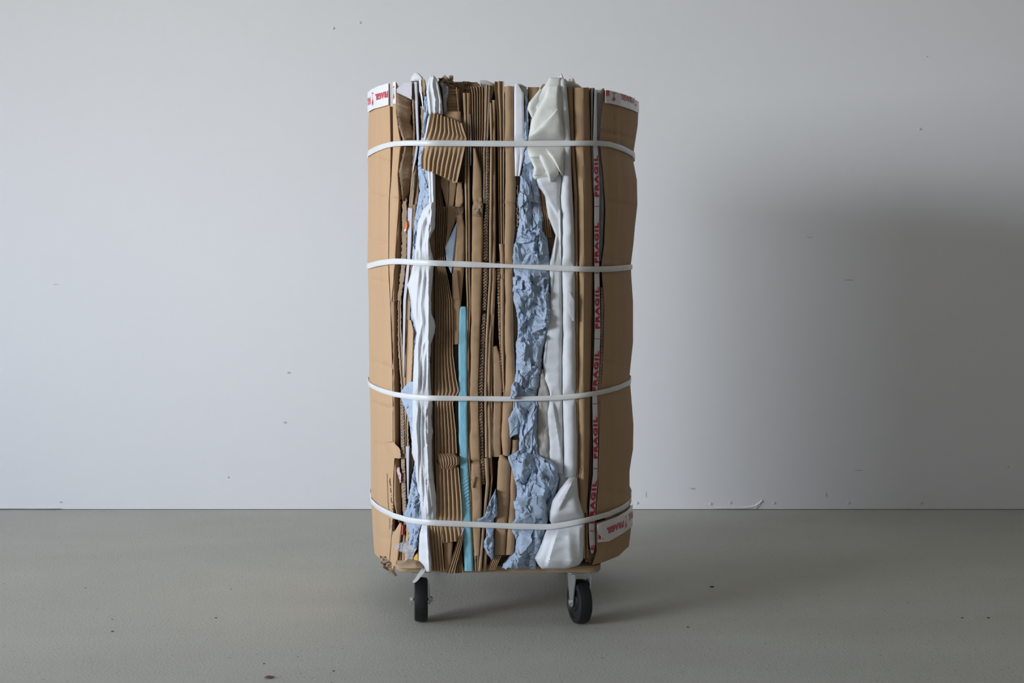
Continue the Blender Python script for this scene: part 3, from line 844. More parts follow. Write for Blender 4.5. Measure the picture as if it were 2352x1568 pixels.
card('black-brown crushed box rim at the top behind the ridged bundle', poly(187, 1062, 210, 1058), poly(187, 1096, 194, 1102, 212, 1104), 'dark', front=.06, jag=(3, 0), rough=1, extra=lambda px, py, t, v: crumple(px, py, 78, 14, .01, 1))
slab('foam_sheet', 'cream foam shreds showing above the ridged cardboard bundle', 'foam', poly(183, 1102, 200, 1104, 214, 1106), poly(183, 1108, 192, 1138, 214, 1140), M['cream'], front=.09, rel=.2, jag=(4, 0), step=2, bulge=.01, press=False)
# the tilted patch of bared corrugation
patch = card('tilted square of bared corrugated cardboard with slanting ridges behind the top strap', poly(256, 991, 386, 967), poly(256, 1060, 280, 1066, 299, 1072, 419, 1050), 'corr', name='corrugated_cardboard',
     front=-.012, kind='ridge', n=9, amp=.008, rel=.008, slant=(0, 26, -33, 0), wob=.002, step=2.5, jag=(1, 1))
card('plain card corner above the tilted corrugated square', poly(256, 1018, 282, 1030), poly(256, 1058, 282, 1058), 'kraft_right', front=.001, rel=.006)
for lab, Lp, Rp, mm, kw in (
    ('smooth folded card below the tilted corrugated square, creased', poly(402, 1011, 425, 1010, 440, 1016, 470, 1024), poly(402, 1032, 440, 1033, 476, 1028), 'brown', dict(front=.006, kind='flat', amp=.006)),
    ('second smooth card below the tilted corrugated square', poly(408, 1033, 474, 1028), poly(408, 1051, 474, 1042), 'brown', dict(front=.008)),
    ('short tan card pointing down beside the dark gap under the corrugated square', poly(418, 1051, 455, 1046, 474, 1045), poly(418, 1061, 462, 1065, 474, 1058), 'kraft_right', dict(front=.004, rough=.6, jag=(0, 3))),
    ('narrow sheet edges between upper foam strip and smooth folded card', poly(400, 1000, 478, 1000), poly(400, 1012, 440, 1013, 478, 1020), 'brown', dict(front=.008, kind='ridge', n=3, amp=.012)),
    ('bundle of thin folded edges beside the white foam, above the second strap', poly(474, 1000, 540, 998, 605, 1000), poly(474, 1026, 540, 1024, 575, 1020, 606, 1022), 'corr', dict(front=.003, kind='ridge', n=5, amp=.014, rough=.4)),
    ('brown pocket sheet showing through the notch in the white foam', poly(525, 986, 605, 986), poly(525, 1002, 605, 1004), 'brown', dict(front=.014)),
    ('brown sheet beside the grey-blue plastic wedge', poly(474, 1026, 540, 1025, 568, 1022), poly(474, 1049, 505, 1048, 540, 1034, 570, 1024), 'brown', dict(front=.006, rough=.5)),
    ('crushed brown shreds above the taped card, beside the long pale edge', poly(468, 1044, 500, 1046), poly(468, 1066, 500, 1064), 'torn', dict(front=.01, rough=2, jag=(2, 2), extra=lambda px, py, t, v: crumple(px, py, 91, 12, .012))),
):
    card(lab, Lp, Rp, mm, **kw)
taped = card('brown card with a strip of brown tape crossing the second strap', poly(494, 1049, 560, 1046, 620, 1039, 700, 1037, 790, 1041), poly(494, 1062, 520, 1067, 606, 1067, 640, 1064, 700, 1059, 790, 1054), 'kraft_right', front=.004, kind='flat', amp=.004, jag=(2, 1))
def f_bt(a, b):
    return 1041 + 8 * b + 3 * a * 1.2 + a * (b - .5) * 6, 620 + 66 * a
o = sheet_on(taped, 'tape_strip', f_bt, 16, 4, M['btape'], depth=lambda px, py: d0(px, py) + 0.0)
slab('plastic_wedge', 'grey-blue plastic wedge showing between brown sheets above the second strap', 'plastic', poly(510, 1049, 568, 1022, 600, 1025, 627, 1036), poly(510, 1051, 575, 1045, 605, 1041, 627, 1037), M['paper'], front=.001, rel=.03, wob=.003, step=2)
ridA = card('tall bared corrugated sheet with steep ridges beside the turquoise board', poly(606, 1003, 690, 1005, 760, 1003, 860, 1000, 940, 999, 1041, 1000), poly(606, 1021, 650, 1031, 690, 1038, 760, 1040, 820, 1041, 870, 1048, 898, 1054, 925, 1040, 990, 1047, 1041, 1049), 'corr',
     name='corrugated_cardboard', front=-.002, kind='ridge', n=6, amp=.0095, rough=.5, jag=(0, .5), step=2.5)
card('curled end of bared corrugated sheet bulging beside the turquoise board', poly(1041, 1003, 1060, 1006, 1078, 1012), poly(1041, 1042, 1050, 1055, 1065, 1055, 1078, 1040), 'corr', name='corrugated_cardboard', front=.0, kind='ridge', n=8, amp=.006, bulge=.012, rel=.05, jag=(1, 3), step=2)
card('lower bared corrugated sheet ending in a slanted cut under the bottom strap', poly(1064, 1003, 1100, 1003, 1200, 1004, 1248, 1009), poly(1064, 1053, 1150, 1060, 1200, 1062, 1235, 1065), 'corr', name='corrugated_cardboard', front=-.004, kind='ridge', n=6, amp=.009, slant=(0, 10, 0, -8), jag=(1, 1), step=2.5)
card('short ridged cardboard beside the white foam tail, standing on the deck', poly(1206, 984, 1310, 993), poly(1206, 1012, 1310, 1020), 'corr', name='corrugated_cardboard', front=-.001, kind='ridge', n=4, amp=.009, step=2.5)
card('plain brown card standing on the deck under the slanted corrugated cut', poly(1236, 1018, 1308, 1020), poly(1236, 1041, 1308, 1035), 'brown', front=.008)
card('ridged splinter leaning against the turquoise board at the deck', poly(1228, 1055, 1250, 1048, 1314, 1026), poly(1228, 1063, 1250, 1061, 1316, 1043), 'corr', name='corrugated_cardboard', front=-.006, kind='ridge', n=3, amp=.006, rel=.02, jag=(1, 2))
card('frayed splinter beside the turquoise board foot', poly(1256, 1055, 1316, 1044), poly(1256, 1061, 1316, 1063), 'torn', front=.001, kind='ridge', n=3, amp=.006, rel=.02, jag=(1, 3), rough=.6)
card('brown strip between white foam and tall corrugated sheet', poly(606, 990, 760, 990, 900, 990, 1060, 992, 1205, 1000), poly(606, 1005, 760, 1005, 900, 1002, 1060, 1004, 1205, 1006), 'brown', front=.012, kind='pair', amp=.01)
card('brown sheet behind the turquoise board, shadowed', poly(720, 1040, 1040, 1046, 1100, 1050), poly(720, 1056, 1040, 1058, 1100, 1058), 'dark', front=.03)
slab('foam_board', 'bright turquoise foam board standing upright with scratches near its foot', 'foam board', poly(704, 1058, 712, 1056, 780, 1053, 900, 1053, 1000, 1053, 1060, 1056, 1150, 1059, 1200, 1062, 1311, 1067),
     poly(704, 1070, 712, 1072, 780, 1073, 900, 1073, 1000, 1074, 1060, 1075, 1150, 1080, 1311, 1087), M['turq'], front=.003, amp=.003, kind='flat', wob=.002, step=1.6, nt=12,
     bend=((1058, .005, 5),), extra=lambda px, py, t, v: .0022 * np.clip(np.sin((py + px * .6) * .75), 0, 1) * np.exp(-((py - 1132) / 38) ** 4) * np.clip(2.2 * t, 0, 1) - .010 * (1 - np.clip((py - 704) / 10, 0, 1)) * 0)
slab('paper_scrap', 'tiny blue-grey paper tip on the splinter by the turquoise board', 'scrap', poly(1212, 1064, 1232, 1057), poly(1212, 1067, 1232, 1061), M['paper'], front=-.008, rel=.004, step=2)

card('long pale sheet edge running full height beside the turquoise board', poly(213, 1063, 330, 1068, 420, 1067, 520, 1069, 640, 1070, 690, 1072, 780, 1073, 1030, 1074.5, 1100, 1079, 1200, 1081, 1312, 1088),
     poly(213, 1079, 330, 1078, 420, 1079, 520, 1080, 640, 1080, 700, 1082, 780, 1078, 1030, 1079, 1200, 1085, 1312, 1093), 'corr', front=.006, kind='pair', amp=.008, jag=(1, 1))
card('fanned bundle of folded edges at the top beside the long pale edge', poly(199, 1075, 214, 1079, 300, 1081, 360, 1086, 430, 1090), poly(199, 1114, 300, 1113, 345, 1110, 400, 1108, 430, 1107), 'corr', front=.008, kind='ridge', n=6, amp=.014, jag=(3, 3))
slab('plastic_film', 'shiny clear film sliver in the gap by the fanned bundle', 'plastic', poly(262, 1079, 300, 1079.5, 380, 1080.5), poly(262, 1080.5, 305, 1083, 380, 1082), M['film'], front=.004, rel=.01, step=2)
wide = card('wide smooth brown box fold beside the long pale edge, folded flap low down', poly(340, 1087, 440, 1085, 520, 1084, 700, 1082, 780, 1081, 900, 1079, 1030, 1079, 1060, 1080, 1150, 1083, 1260, 1088, 1276, 1090),
     poly(340, 1092, 395, 1106, 420, 1108, 520, 1110, 640, 1108, 780, 1103, 900, 1100, 1030, 1103, 1060, 1105, 1150, 1107, 1260, 1103, 1276, 1102), 'kraft_right', front=.001, kind='flat', amp=.01, bend=((466, .008, 6), (1060, .010, 4)), jag=(0, 2), wob=.004)
slab('flap', None, None, poly(1095, 1088, 1105, 1081, 1120, 1085), poly(1095, 1093, 1104, 1092, 1120, 1086), M['kraft_right'], front=-.01, rel=.004, step=1.5, parent=wide)
card('crumpled brown tear across the wide smooth fold between the upper straps', poly(455, 1096, 475, 1088, 492, 1086), poly(455, 1107, 475, 1110, 498, 1109), 'torn', front=-.003, rough=1.2, rel=.02, jag=(2, 4), step=2, extra=lambda px, py, t, v: crumple(px, py, 44, 14, .006))
# sheet edges between the wide fold and the broad smooth fold
card('grey-brown fluted edge next to the wide smooth fold, upper half', poly(196, 1115, 330, 1111, 350, 1110, 468, 1110), poly(196, 1127, 330, 1121, 350, 1121, 468, 1118), 'flute', front=.004, kind='pair', amp=.006, jag=(3, 2), wob=.005)
card('dark honeycomb edge with small holes, mid height of the bale', poly(330, 1117, 468, 1115, 520, 1110, 640, 1109, 716, 1108, 780, 1104, 900, 1099, 920, 1100, 1030, 1103, 1112, 1107), poly(330, 1124, 468, 1123, 520, 1121, 640, 1121, 780, 1114, 900, 1110, 1030, 1111, 1112, 1114), 'flute', front=.007, flutes=.0035, step=1.4, rough=.5, bend=((604, .02, 5), (716, .02, 3)))
card('thin pale sheet edge, first right of the honeycomb edge', poly(236, 1124, 330, 1126, 520, 1123.5, 640, 1123, 780, 1115, 900, 1112, 1050, 1114), poly(236, 1130, 330, 1131.5, 520, 1130, 640, 1129, 780, 1121, 900, 1118, 1050, 1121), 'corr', front=.003, kind='fold', amp=.006)
card('thin pale sheet edge, second right of the honeycomb edge', poly(230, 1130.5, 330, 1132, 520, 1130.5, 640, 1129.5, 780, 1121.5, 900, 1119, 1050, 1121.5), poly(230, 1138, 330, 1138, 520, 1139, 640, 1138, 700, 1136, 780, 1128, 900, 1126, 1050, 1130), 'brown', front=.006, kind='fold', amp=.006, jag=(1, 1))
card('thin sheet edge, third right of the honeycomb edge, under the second strap', poly(620, 1134, 780, 1128.5, 900, 1126, 1046, 1128), poly(620, 1140, 780, 1133, 900, 1131, 1046, 1133), 'corr', front=.010, kind='fold', amp=.006)
card('split dark top edge between the fanned bundle and the broad fold', poly(190, 1127, 250, 1122), poly(190, 1135, 210, 1133, 250, 1126), 'torn', front=.01, rough=.6, jag=(3, 2))
card('crushed leaning sheet at the top beside the broad smooth fold', poly(187, 1136, 210, 1136, 260, 1141, 330, 1143, 470, 1145, 640, 1148), poly(187, 1158, 330, 1158, 470, 1157, 640, 1158), 'brown', front=.006, kind='ridge', n=2, amp=.008, jag=(3, 0), bend=((466, .006, 5),))
card('brown sheet edge with tape band left of the broad smooth fold', poly(560, 1146, 620, 1149, 780, 1150, 870, 1154, 915, 1157), poly(560, 1157.5, 620, 1158, 780, 1158, 870, 1158, 915, 1160), 'kraft_right', front=.002, kind='fold', amp=.008)
card('dark fluted edge in the groove left of the broad smooth fold', poly(600, 1140, 700, 1143, 780, 1146, 900, 1152), poly(600, 1149, 700, 1149, 780, 1150, 900, 1156), 'flute', front=.014, flutes=.0035, step=1.5, rough=.5)
card('broad smooth brown box fold beside the white board and blue paper', poly(198, 1158.5, 330, 1159, 420, 1159, 520, 1158, 620, 1158.5, 780, 1157.5, 880, 1159, 915, 1155, 1000, 1151, 1047, 1155), poly(198, 1181, 330, 1180, 420, 1185, 520, 1184, 560, 1180, 620, 1178, 780, 1180, 880, 1186, 915, 1180, 1000, 1175, 1047, 1171), 'kraft_right', front=.0, kind='fold', amp=.012, bend=((468, .005, 4),), jag=(2, 1))
card('dark wide card strip ending square below the third strap', poly(795, 1132, 850, 1133, 915, 1134, 1049, 1131), poly(795, 1141, 815, 1148, 880, 1154, 915, 1153, 1000, 1150, 1049, 1151), 'brown', front=.008, kind='flat', jag=(3, 0), rough=.4)
card('brown sheet in shade between broad fold and crumpled blue paper', poly(400, 1183, 560, 1180, 780, 1178, 900, 1182, 1100, 1174), poly(400, 1196, 560, 1194, 780, 1192, 900, 1194, 1100, 1192), 'dark', front=.022, rough=.8)
card('fringe of torn brown edge beside the upper blue paper', poly(425, 1186, 520, 1187), poly(425, 1190, 445, 1192, 470, 1189, 520, 1191), 'torn', front=.006, rough=2, rel=.03, step=1.6)
# lower block
card('narrow curved sheet edge running down to the deck beside the wide fold', poly(1052, 1112, 1110, 1116, 1180, 1110, 1311, 1098), poly(1052, 1122, 1110, 1124, 1180, 1116, 1311, 1106), 'brown', front=.004, kind='fold', amp=.008)
card('second curved sheet edge running down behind the small blue wad', poly(1048, 1121, 1100, 1127, 1180, 1119, 1311, 1108), poly(1048, 1130, 1100, 1132, 1180, 1123, 1311, 1117), 'brown', front=.010, kind='fold', amp=.008)
card('torn foot of the wide fold, standing on the deck', poly(1268, 1088, 1312, 1092), poly(1268, 1101, 1290, 1099, 1312, 1097), 'torn', front=.003, kind='pair', amp=.006, jag=(1, 3))
card('broad smooth box fold below the third strap, cut square above the deck', poly(1045, 1148, 1060, 1144, 1150, 1140, 1200, 1136, 1274, 1132), poly(1045, 1156, 1060, 1173, 1150, 1170, 1200, 1165, 1274, 1160), 'kraft_right', front=.0, kind='fold', amp=.008, jag=(2, 1))
card('second box fold beside the lower blue paper, cut square above the deck', poly(1010, 1176, 1100, 1172, 1150, 1170.5, 1200, 1165.5, 1274, 1160.5), poly(1010, 1190, 1100, 1186, 1150, 1185, 1274, 1182), 'kraft_right', front=.004, kind='fold', amp=.01, jag=(1, 1))
card('crushed cardboard end under the square-cut folds, resting on the deck', poly(1276, 1130, 1288, 1128, 1309, 1121), poly(1276, 1152, 1288, 1146, 1309, 1136), 'corr', front=.002, kind='ridge', n=4, amp=.005, rel=.08, jag=(2, 1), step=2)
card('shadowed card lying behind the crushed end on the deck', poly(1272, 1110, 1308, 1108), poly(1272, 1185, 1308, 1185), 'dark', front=.05)

# ------------------------------------------------------------------ sheets on the shaded side
card('pair of brown sheet tops left of the fan of white foam', poly(200, 1212, 280, 1216, 330, 1220), poly(200, 1239, 280, 1232, 330, 1230), 'kraft_right', front=.014, kind='fold', amp=.008)
card('small dark sheet corner peeking behind the white foam top', poly(193, 1246, 204, 1240, 230, 1238), poly(193, 1254, 230, 1256), 'torn', front=.05, rough=.6)
card('folded brown scrap between blue paper and tall white foam', poly(425, 1240, 470, 1245, 500, 1247, 545, 1250), poly(425, 1248, 470, 1252, 500, 1262, 542, 1266), 'kraft_right', front=.004, kind='ridge', n=3, amp=.009, rel=.05, rough=.5, jag=(0, 1))
card('dark sheet behind the folded scrap beside the tall white foam', poly(420, 1246, 600, 1258), poly(420, 1262, 540, 1276, 600, 1268), 'dark', front=.03)
card('thin brown sheet edge directly beside the tall white foam', poly(200, 1302, 330, 1311, 450, 1319, 700, 1321, 1090, 1324, 1176, 1330), poly(200, 1316, 330, 1319, 450, 1326.5, 700, 1328.5, 1090, 1329, 1176, 1331.5), 'brown', front=.006, kind='fold', amp=.006)
broad = card('tall broad brown box fold between white foam and red-lettered tape', poly(201, 1317, 330, 1320, 450, 1327, 600, 1329, 800, 1329, 900, 1326, 1000, 1327, 1100, 1329, 1177, 1331), poly(201, 1353, 330, 1357, 450, 1362, 600, 1362, 800, 1358, 900, 1357, 1000, 1356, 1100, 1352, 1177, 1348), 'kraft_right', front=.0, kind='fold', amp=.013, wob=.002)
sheet_on(broad, 'tape_strip', lambda a, b: (1332 + 18 * b, 1075 + 40 * a), 8, 4, M['btape'], depth=lambda px, py: d0(px, py) + .0015)
card('short brown sheet end under the tall broad fold, beside the lower foam', poly(1170, 1338, 1282, 1340), poly(1170, 1350, 1282, 1352), 'brown', front=.008, kind='pair', amp=.008, rough=.5)
card('dark backing sheet added in the groove left of the red-lettered tape', poly(202, 1354, 450, 1362, 900, 1357, 1100, 1352, 1280, 1348), poly(202, 1366, 450, 1368, 900, 1364, 1100, 1360, 1280, 1356), 'dark', front=.03)  # dark sheet stands in for the shade of an open gap
slab('plastic_film', 'white plastic film edge beside the tall broad fold near the top', 'plastic', poly(203, 1357, 330, 1358, 380, 1360, 444, 1362.5), poly(203, 1362, 330, 1361, 380, 1363, 444, 1364.5), M['film'], front=.006, rel=.04, step=2.5)
slab('plastic_film', 'grey plastic film bunched between tape and shaded panel near the top', 'plastic', poly(206, 1365, 330, 1368, 400, 1376, 480, 1378, 600, 1377), poly(206, 1382, 290, 1380, 330, 1376, 400, 1384, 480, 1387, 560, 1384, 600, 1380), M['film'], front=.006, rel=.05, kind='ridge', n=3, amp=.006, step=2.5, extra=lambda px, py, t, v: crumple(px, py, 21, 14, .002, 4))
card('thin grey-brown sheet edge beside the shaded panel at the top', poly(203, 1383, 260, 1381, 330, 1376), poly(203, 1388, 260, 1385, 330, 1379), 'brown', front=.004, kind='fold', amp=.004)
card('fluted cut edge beside the shaded panel between the middle straps', poly(660, 1380, 800, 1380, 880, 1373, 905, 1371), poly(660, 1386, 700, 1388, 800, 1386, 860, 1383, 905, 1378), 'flute', front=.004, flutes=.003, step=1.5, rough=.5)
card('thin pale sheet edge beside the shaded panel below the third strap', poly(905, 1373, 1030, 1375, 1150, 1371, 1190, 1367), poly(905, 1379, 1030, 1379, 1150, 1373, 1190, 1369), 'brown', front=.004, kind='fold', amp=.004)
card('crumpled brown end at the foot of the red-lettered tape', poly(1262, 1342, 1292, 1344), poly(1262, 1360, 1276, 1368, 1292, 1356), 'torn', front=.01, rel=.06, jag=(3, 3), rough=1, step=2, extra=lambda px, py, t, v: crumple(px, py, 61, 12, .008))

TL = poly(210, 1366, 330, 1362, 350, 1363, 440, 1365, 500, 1365, 600, 1365, 700, 1366, 760, 1366, 830, 1364, 900, 1360, 950, 1361, 1030, 1363, 1090, 1362, 1150, 1355, 1200, 1352, 1250, 1354, 1270, 1358)
TR = poly(210, 1371, 330, 1371, 350, 1374, 440, 1377, 500, 1376.5, 600, 1376, 700, 1378, 760, 1379, 830, 1377, 900, 1372, 950, 1373, 1030, 1374, 1090, 1373, 1150, 1369, 1200, 1366, 1250, 1367, 1270, 1363)
vt = slab('tape_edged_sheet', 'narrow sheet edge sealed with white tape printed FRAGIL in red, reading upward', 'packing tape', TL, TR, M['tape'], front=.001, kind='flat', amp=.001, wob=0, step=2.5)
def vdep(px, py):
    return pinch(px, py, d0(px, py) + .001)
def up(yb, yt, lo=.06, hi=.92):
    """lettering reading upward: foot of the letters towards the shaded side"""
    def fm(u, v):
        py = yb + (yt - yb) * u
        xl, xr = at(TL, py), at(TR, py)
        return xr - (xr - xl) * (lo + (hi - lo) * v), py
    return fm
items = []
for yb, yt in ((452, 357), (604, 511), (755, 659), (900, 806), (1053, 957), (1202, 1104)):
    items.append((TXT, up(yb, yt)))
for ym in (474, 627, 778, 927, 1076, 1219):
    items.append((BAR, up(ym + .8, ym - .8)))
items.append((TXT, lambda u, v: up(1262, 1180)(u * .001 + (1262 - (1262 - 12 * u)) / 82, v)))
items = items[:-1] + [(BAR, up(1263, 1259)), (BAR, up(1259, 1251, .1, .3)), (BAR, up(1259, 1253, .5, .7))]
def split_long(g):
    co, fs = g
    return co, fs
print_on(vt, items, vdep, lift=-.0022, away=tuple(-c for c in vt.location))

# ------------------------------------------------------------------ foam, paper, film
slab('foam_board', 'white folded foam board strip standing beside the upper blue paper', 'foam board', poly(192, 1184, 215, 1181, 330, 1181, 404, 1183), poly(192, 1190, 214, 1203, 330, 1204, 360, 1203, 404, 1194), M['white'], front=-.004, kind='flat', amp=.003, rel=.10, wob=.002, slant=(0, 0, 0, 0), extra=lambda px, py, t, v: -.006 * np.clip((214 - py) / 20, 0, 1) + .004 * np.exp(-np.abs(t - .62) / .08) * (py > 330))
slab('paper_sheet', 'grey paper corner folded behind the white board at the top', 'paper', poly(192, 1190, 215, 1203, 226, 1204), poly(192, 1194, 200, 1210, 226, 1208), M['tissue'], front=.012, rel=.10, step=2)

FOAMG = 'white packing foam in the bale'
def foam(label, Lp, Rp, **k):
    m = M[k.pop('m', 'foam')]
    k.setdefault('front', .004); k.setdefault('bulge', .014); k.setdefault('step', 2.5); k.setdefault('nt', 20); k.setdefault('wob', .005); k.setdefault('angle', 60); k.setdefault('rel', .07)
    return slab('foam_sheet', label, 'foam', Lp, Rp, m, group=FOAMG, **k)
foam('looped white foam rolls at the top above the tilted corrugated square', poly(174, 988, 182, 985, 195, 981, 212, 979, 240, 982, 262, 984), poly(174, 998, 182, 1004, 200, 1009, 230, 1015, 262, 1018), rel=.12,
     extra=both(runs((poly(174, 996, 195, 993, 230, 1000, 262, 999), 5, .012), (poly(174, 1002, 200, 1006, 230, 1012, 262, 1011), 4, .012), (poly(174, 984, 210, 983, 262, 989), 4, .009))))
foam('thin white foam strip left of the tilted corrugated square', poly(255, 983, 300, 978, 330, 971, 350, 968, 395, 972), poly(255, 992, 300, 986, 330, 982, 350, 978, 395, 978), front=.004, bulge=.006, nt=9)
foam('narrow double white foam roll under the tilted corrugated square', poly(392, 982, 440, 985, 478, 984), poly(392, 1000, 440, 1000, 478, 1001), front=.002, extra=both(runs((poly(392, 993, 478, 996), 3.5, .010), (poly(392, 985, 478, 989), 3, .006))))
foam('long twisted white foam sheet from under the corrugated square to the bottom strap',
     poly(464, 988, 480, 972, 510, 960, 560, 955, 600, 950, 630, 944, 648, 938, 655, 934, 664, 938, 700, 945, 720, 947, 745, 953, 765, 957, 800, 952, 860, 949, 910, 948, 960, 946, 1000, 945, 1040, 946, 1060, 952, 1100, 956, 1150, 963, 1196, 971),
     poly(464, 1001, 525, 999, 535, 992, 550, 986, 570, 989, 600, 997, 640, 994, 680, 990, 720, 991, 735, 998, 750, 1001, 770, 997, 790, 990, 830, 988, 890, 990, 930, 994, 960, 991, 990, 995, 1010, 992, 1060, 993, 1110, 998, 1142, 1003, 1196, 1004),
     front=.0, bulge=.018, nt=44, rough=.5, rel=.08, wob=.002,
     extra=both(runs((poly(464, 994, 520, 968, 560, 964, 600, 966, 660, 958, 700, 956), 3.7, 0.0086), (poly(464, 998, 560, 976, 600, 978, 660, 970, 700, 967, 740, 970, 790, 960), 3.4, 0.0094), (poly(520, 992, 560, 981, 640, 983, 700, 979, 760, 984, 830, 975, 880, 972, 912, 968), 3.7, 0.0086),
                     (poly(600, 990, 660, 984, 700, 985, 740, 994, 800, 983), 3.4, 0.0058), (poly(600, 956, 650, 941, 700, 949), 3.4, 0.0058), (poly(745, 990, 800, 970, 860, 962, 912, 956), 4.6, 0.0072), (poly(840, 984, 912, 978), 3.4, 0.0058),
                     (poly(915, 985, 960, 975, 1010, 979, 1100, 986, 1196, 996), 3.4, 0.0050), (poly(915, 962, 980, 956, 1060, 962, 1196, 980), 4.6, 0.0058), (poly(930, 972, 990, 966, 1100, 975, 1196, 988), 3.4, 0.0050)),
               lambda px, py: .010 * np.exp(-((px - 962) / 3.5) ** 2 - ((py - 585) / 16) ** 2),
               lambda px, py: crumple(px, py, 33, 22, .0035, 2.5) * (py > 915) * (px > 972)))
foam('white foam tail hanging below the bottom strap over the deck edge', poly(1205, 969, 1230, 962, 1288, 961, 1298, 972, 1313, 980), poly(1205, 983, 1250, 986, 1290, 991, 1313, 991), front=-.004, extra=both(runs((poly(1205, 980, 1313, 986), 3, .006))))
fan = foam('fan of white foam folds bulging out at the top right of the bale', poly(178, 1262, 195, 1252, 208, 1241, 222, 1230, 240, 1222, 274, 1224, 290, 1218, 320, 1215, 345, 1213, 360, 1217, 385, 1226, 398, 1224, 414, 1222),
     poly(178, 1290, 330, 1296, 370, 1292, 399, 1292, 414, 1266), m='cream', front=-.002, bulge=.012, nt=34, rel=.10, step=2, slant=(0, 0, 0, -8),
     extra=both(step_fold(1270, 200, 1262, 260, .006, 10, 1), step_fold(1284, 215, 1286, 300, .006, 10, -1)))
for Lp, Rp, fr, tl in ((poly(204, 1240, 236, 1214, 250, 1211, 276, 1224), poly(204, 1262, 240, 1258, 276, 1228), -.006, .006),
                       (poly(196, 1258, 225, 1248, 250, 1233, 275, 1220, 322, 1213), poly(196, 1284, 250, 1286, 290, 1262, 322, 1216), -.015, -.006),
                       (poly(250, 1280, 285, 1243, 312, 1214, 345, 1211, 362, 1216), poly(250, 1286, 290, 1294, 330, 1296, 362, 1290), -.024, .006),
                       (poly(336, 1212, 362, 1216, 385, 1226, 404, 1224), poly(336, 1240, 375, 1252, 404, 1262), -.016, .008),
                       (poly(336, 1225, 372, 1243, 417, 1264), poly(336, 1262, 372, 1284, 400, 1284, 417, 1268), -.022, .010),
                       (poly(336, 1246, 368, 1270, 402, 1290), poly(336, 1297, 402, 1294), -.028, .012)):
    slab('foam_fold', None, None, Lp, Rp, M['cream'], front=fr, tilt=tl, bulge=.008, nt=18, rel=.012, step=2, wob=.004, angle=60, parent=fan)
foam('frizzy white foam tuft sticking up over the broad brown fold tops', poly(173, 1282, 184, 1284, 202, 1290), poly(173, 1290, 184, 1318, 202, 1338), m='cream', front=.05, rel=.14, jag=(12, 0), bulge=.01, press=False, step=1.2, nt=60)
foam('long smooth white foam roll reaching from the top past the third strap', poly(182, 1284, 250, 1288, 330, 1292, 400, 1291, 450, 1286, 500, 1288, 620, 1289, 760, 1291, 900, 1290, 1000, 1293, 1098, 1294),
     poly(182, 1300, 260, 1307, 330, 1311, 400, 1313, 500, 1318, 600, 1321, 660, 1322, 750, 1323, 900, 1324, 1000, 1327, 1098, 1326), front=-.002, kind='fold', amp=.02, bulge=.008, nt=14, rel=.08, jag=(2, 1))
foam('sheer white foam sheet hanging below the fan beside the smooth roll', poly(398, 1223, 420, 1231, 450, 1250, 500, 1258, 540, 1276, 560, 1272, 600, 1263, 640, 1261, 670, 1264, 720, 1262, 780, 1252, 830, 1246, 870, 1250, 905, 1263, 930, 1261, 950, 1257, 1000, 1257, 1060, 1262, 1088, 1266),
     poly(398, 1292, 450, 1287, 500, 1290, 620, 1290, 760, 1292, 900, 1291, 1000, 1294, 1088, 1295), front=.006, bulge=.010, nt=20, slant=(0, 0, 0, 0),
     extra=both(step_fold(1228, 402, 1286, 500, .007, 14, -1), step_fold(1278, 545, 1250, 840, .004, 16, 1), step_fold(1266, 900, 1292, 1060, .007, 12, 1), step_fold(1290, 610, 1286, 480, .006, 8, 1)))
slab('paper_scrap', 'grey smudged patch of tape stuck on the smooth foam roll', 'scrap', poly(672, 1309, 700, 1305, 720, 1308, 737, 1316), poly(672, 1311, 690, 1321, 720, 1321, 737, 1320), M['greystrip'], front=-.012, rel=.004, step=2)
slab('paper_sheet', 'greige tissue sheet between blue paper and hanging foam, third strap', 'paper', poly(848, 1243, 880, 1238, 915, 1234, 960, 1232, 1040, 1231, 1064, 1240), poly(848, 1248, 880, 1256, 905, 1263, 950, 1262, 1066, 1264), M['tissue'], front=.006, bulge=.008, rel=.05, nt=12, step=2.5, wob=.006, extra=lambda px, py, t, v: crumple(px, py, 13, 30, .003))
foam('plump white foam pouch at the bottom strap beside the lower blue paper', poly(1096, 1308, 1120, 1287, 1150, 1267, 1172, 1261, 1194, 1262, 1206, 1268), poly(1096, 1325, 1140, 1329, 1165, 1336, 1185, 1342, 1206, 1343), front=-.002, bulge=.03, nt=26,
     extra=both(step_fold(1318, 1100, 1284, 1170, .009, 16, 1), step_fold(1326, 1110, 1300, 1150, .005, 10, 1)))
foam('flared white foam skirt spread on the deck below the bottom strap', poly(1203, 1266, 1215, 1256, 1250, 1241, 1282, 1228, 1297, 1236, 1306, 1245), poly(1203, 1342, 1250, 1341, 1285, 1339, 1297, 1330, 1306, 1300), front=-.006, bulge=.028, nt=30,
     extra=both(step_fold(1282, 1214, 1256, 1300, .013, 24, -1), step_fold(1268, 1214, 1276, 1240, .005, 8, -1), runs((poly(1203, 1330, 1306, 1338), 5, .006), (poly(1203, 1305, 1306, 1312), 9, .004))))
foam('white foam sliver between long roll end and plump pouch', poly(1080, 1278, 1100, 1284, 1130, 1280), poly(1080, 1300, 1100, 1308, 1130, 1290), front=.014, bulge=.006, nt=9)

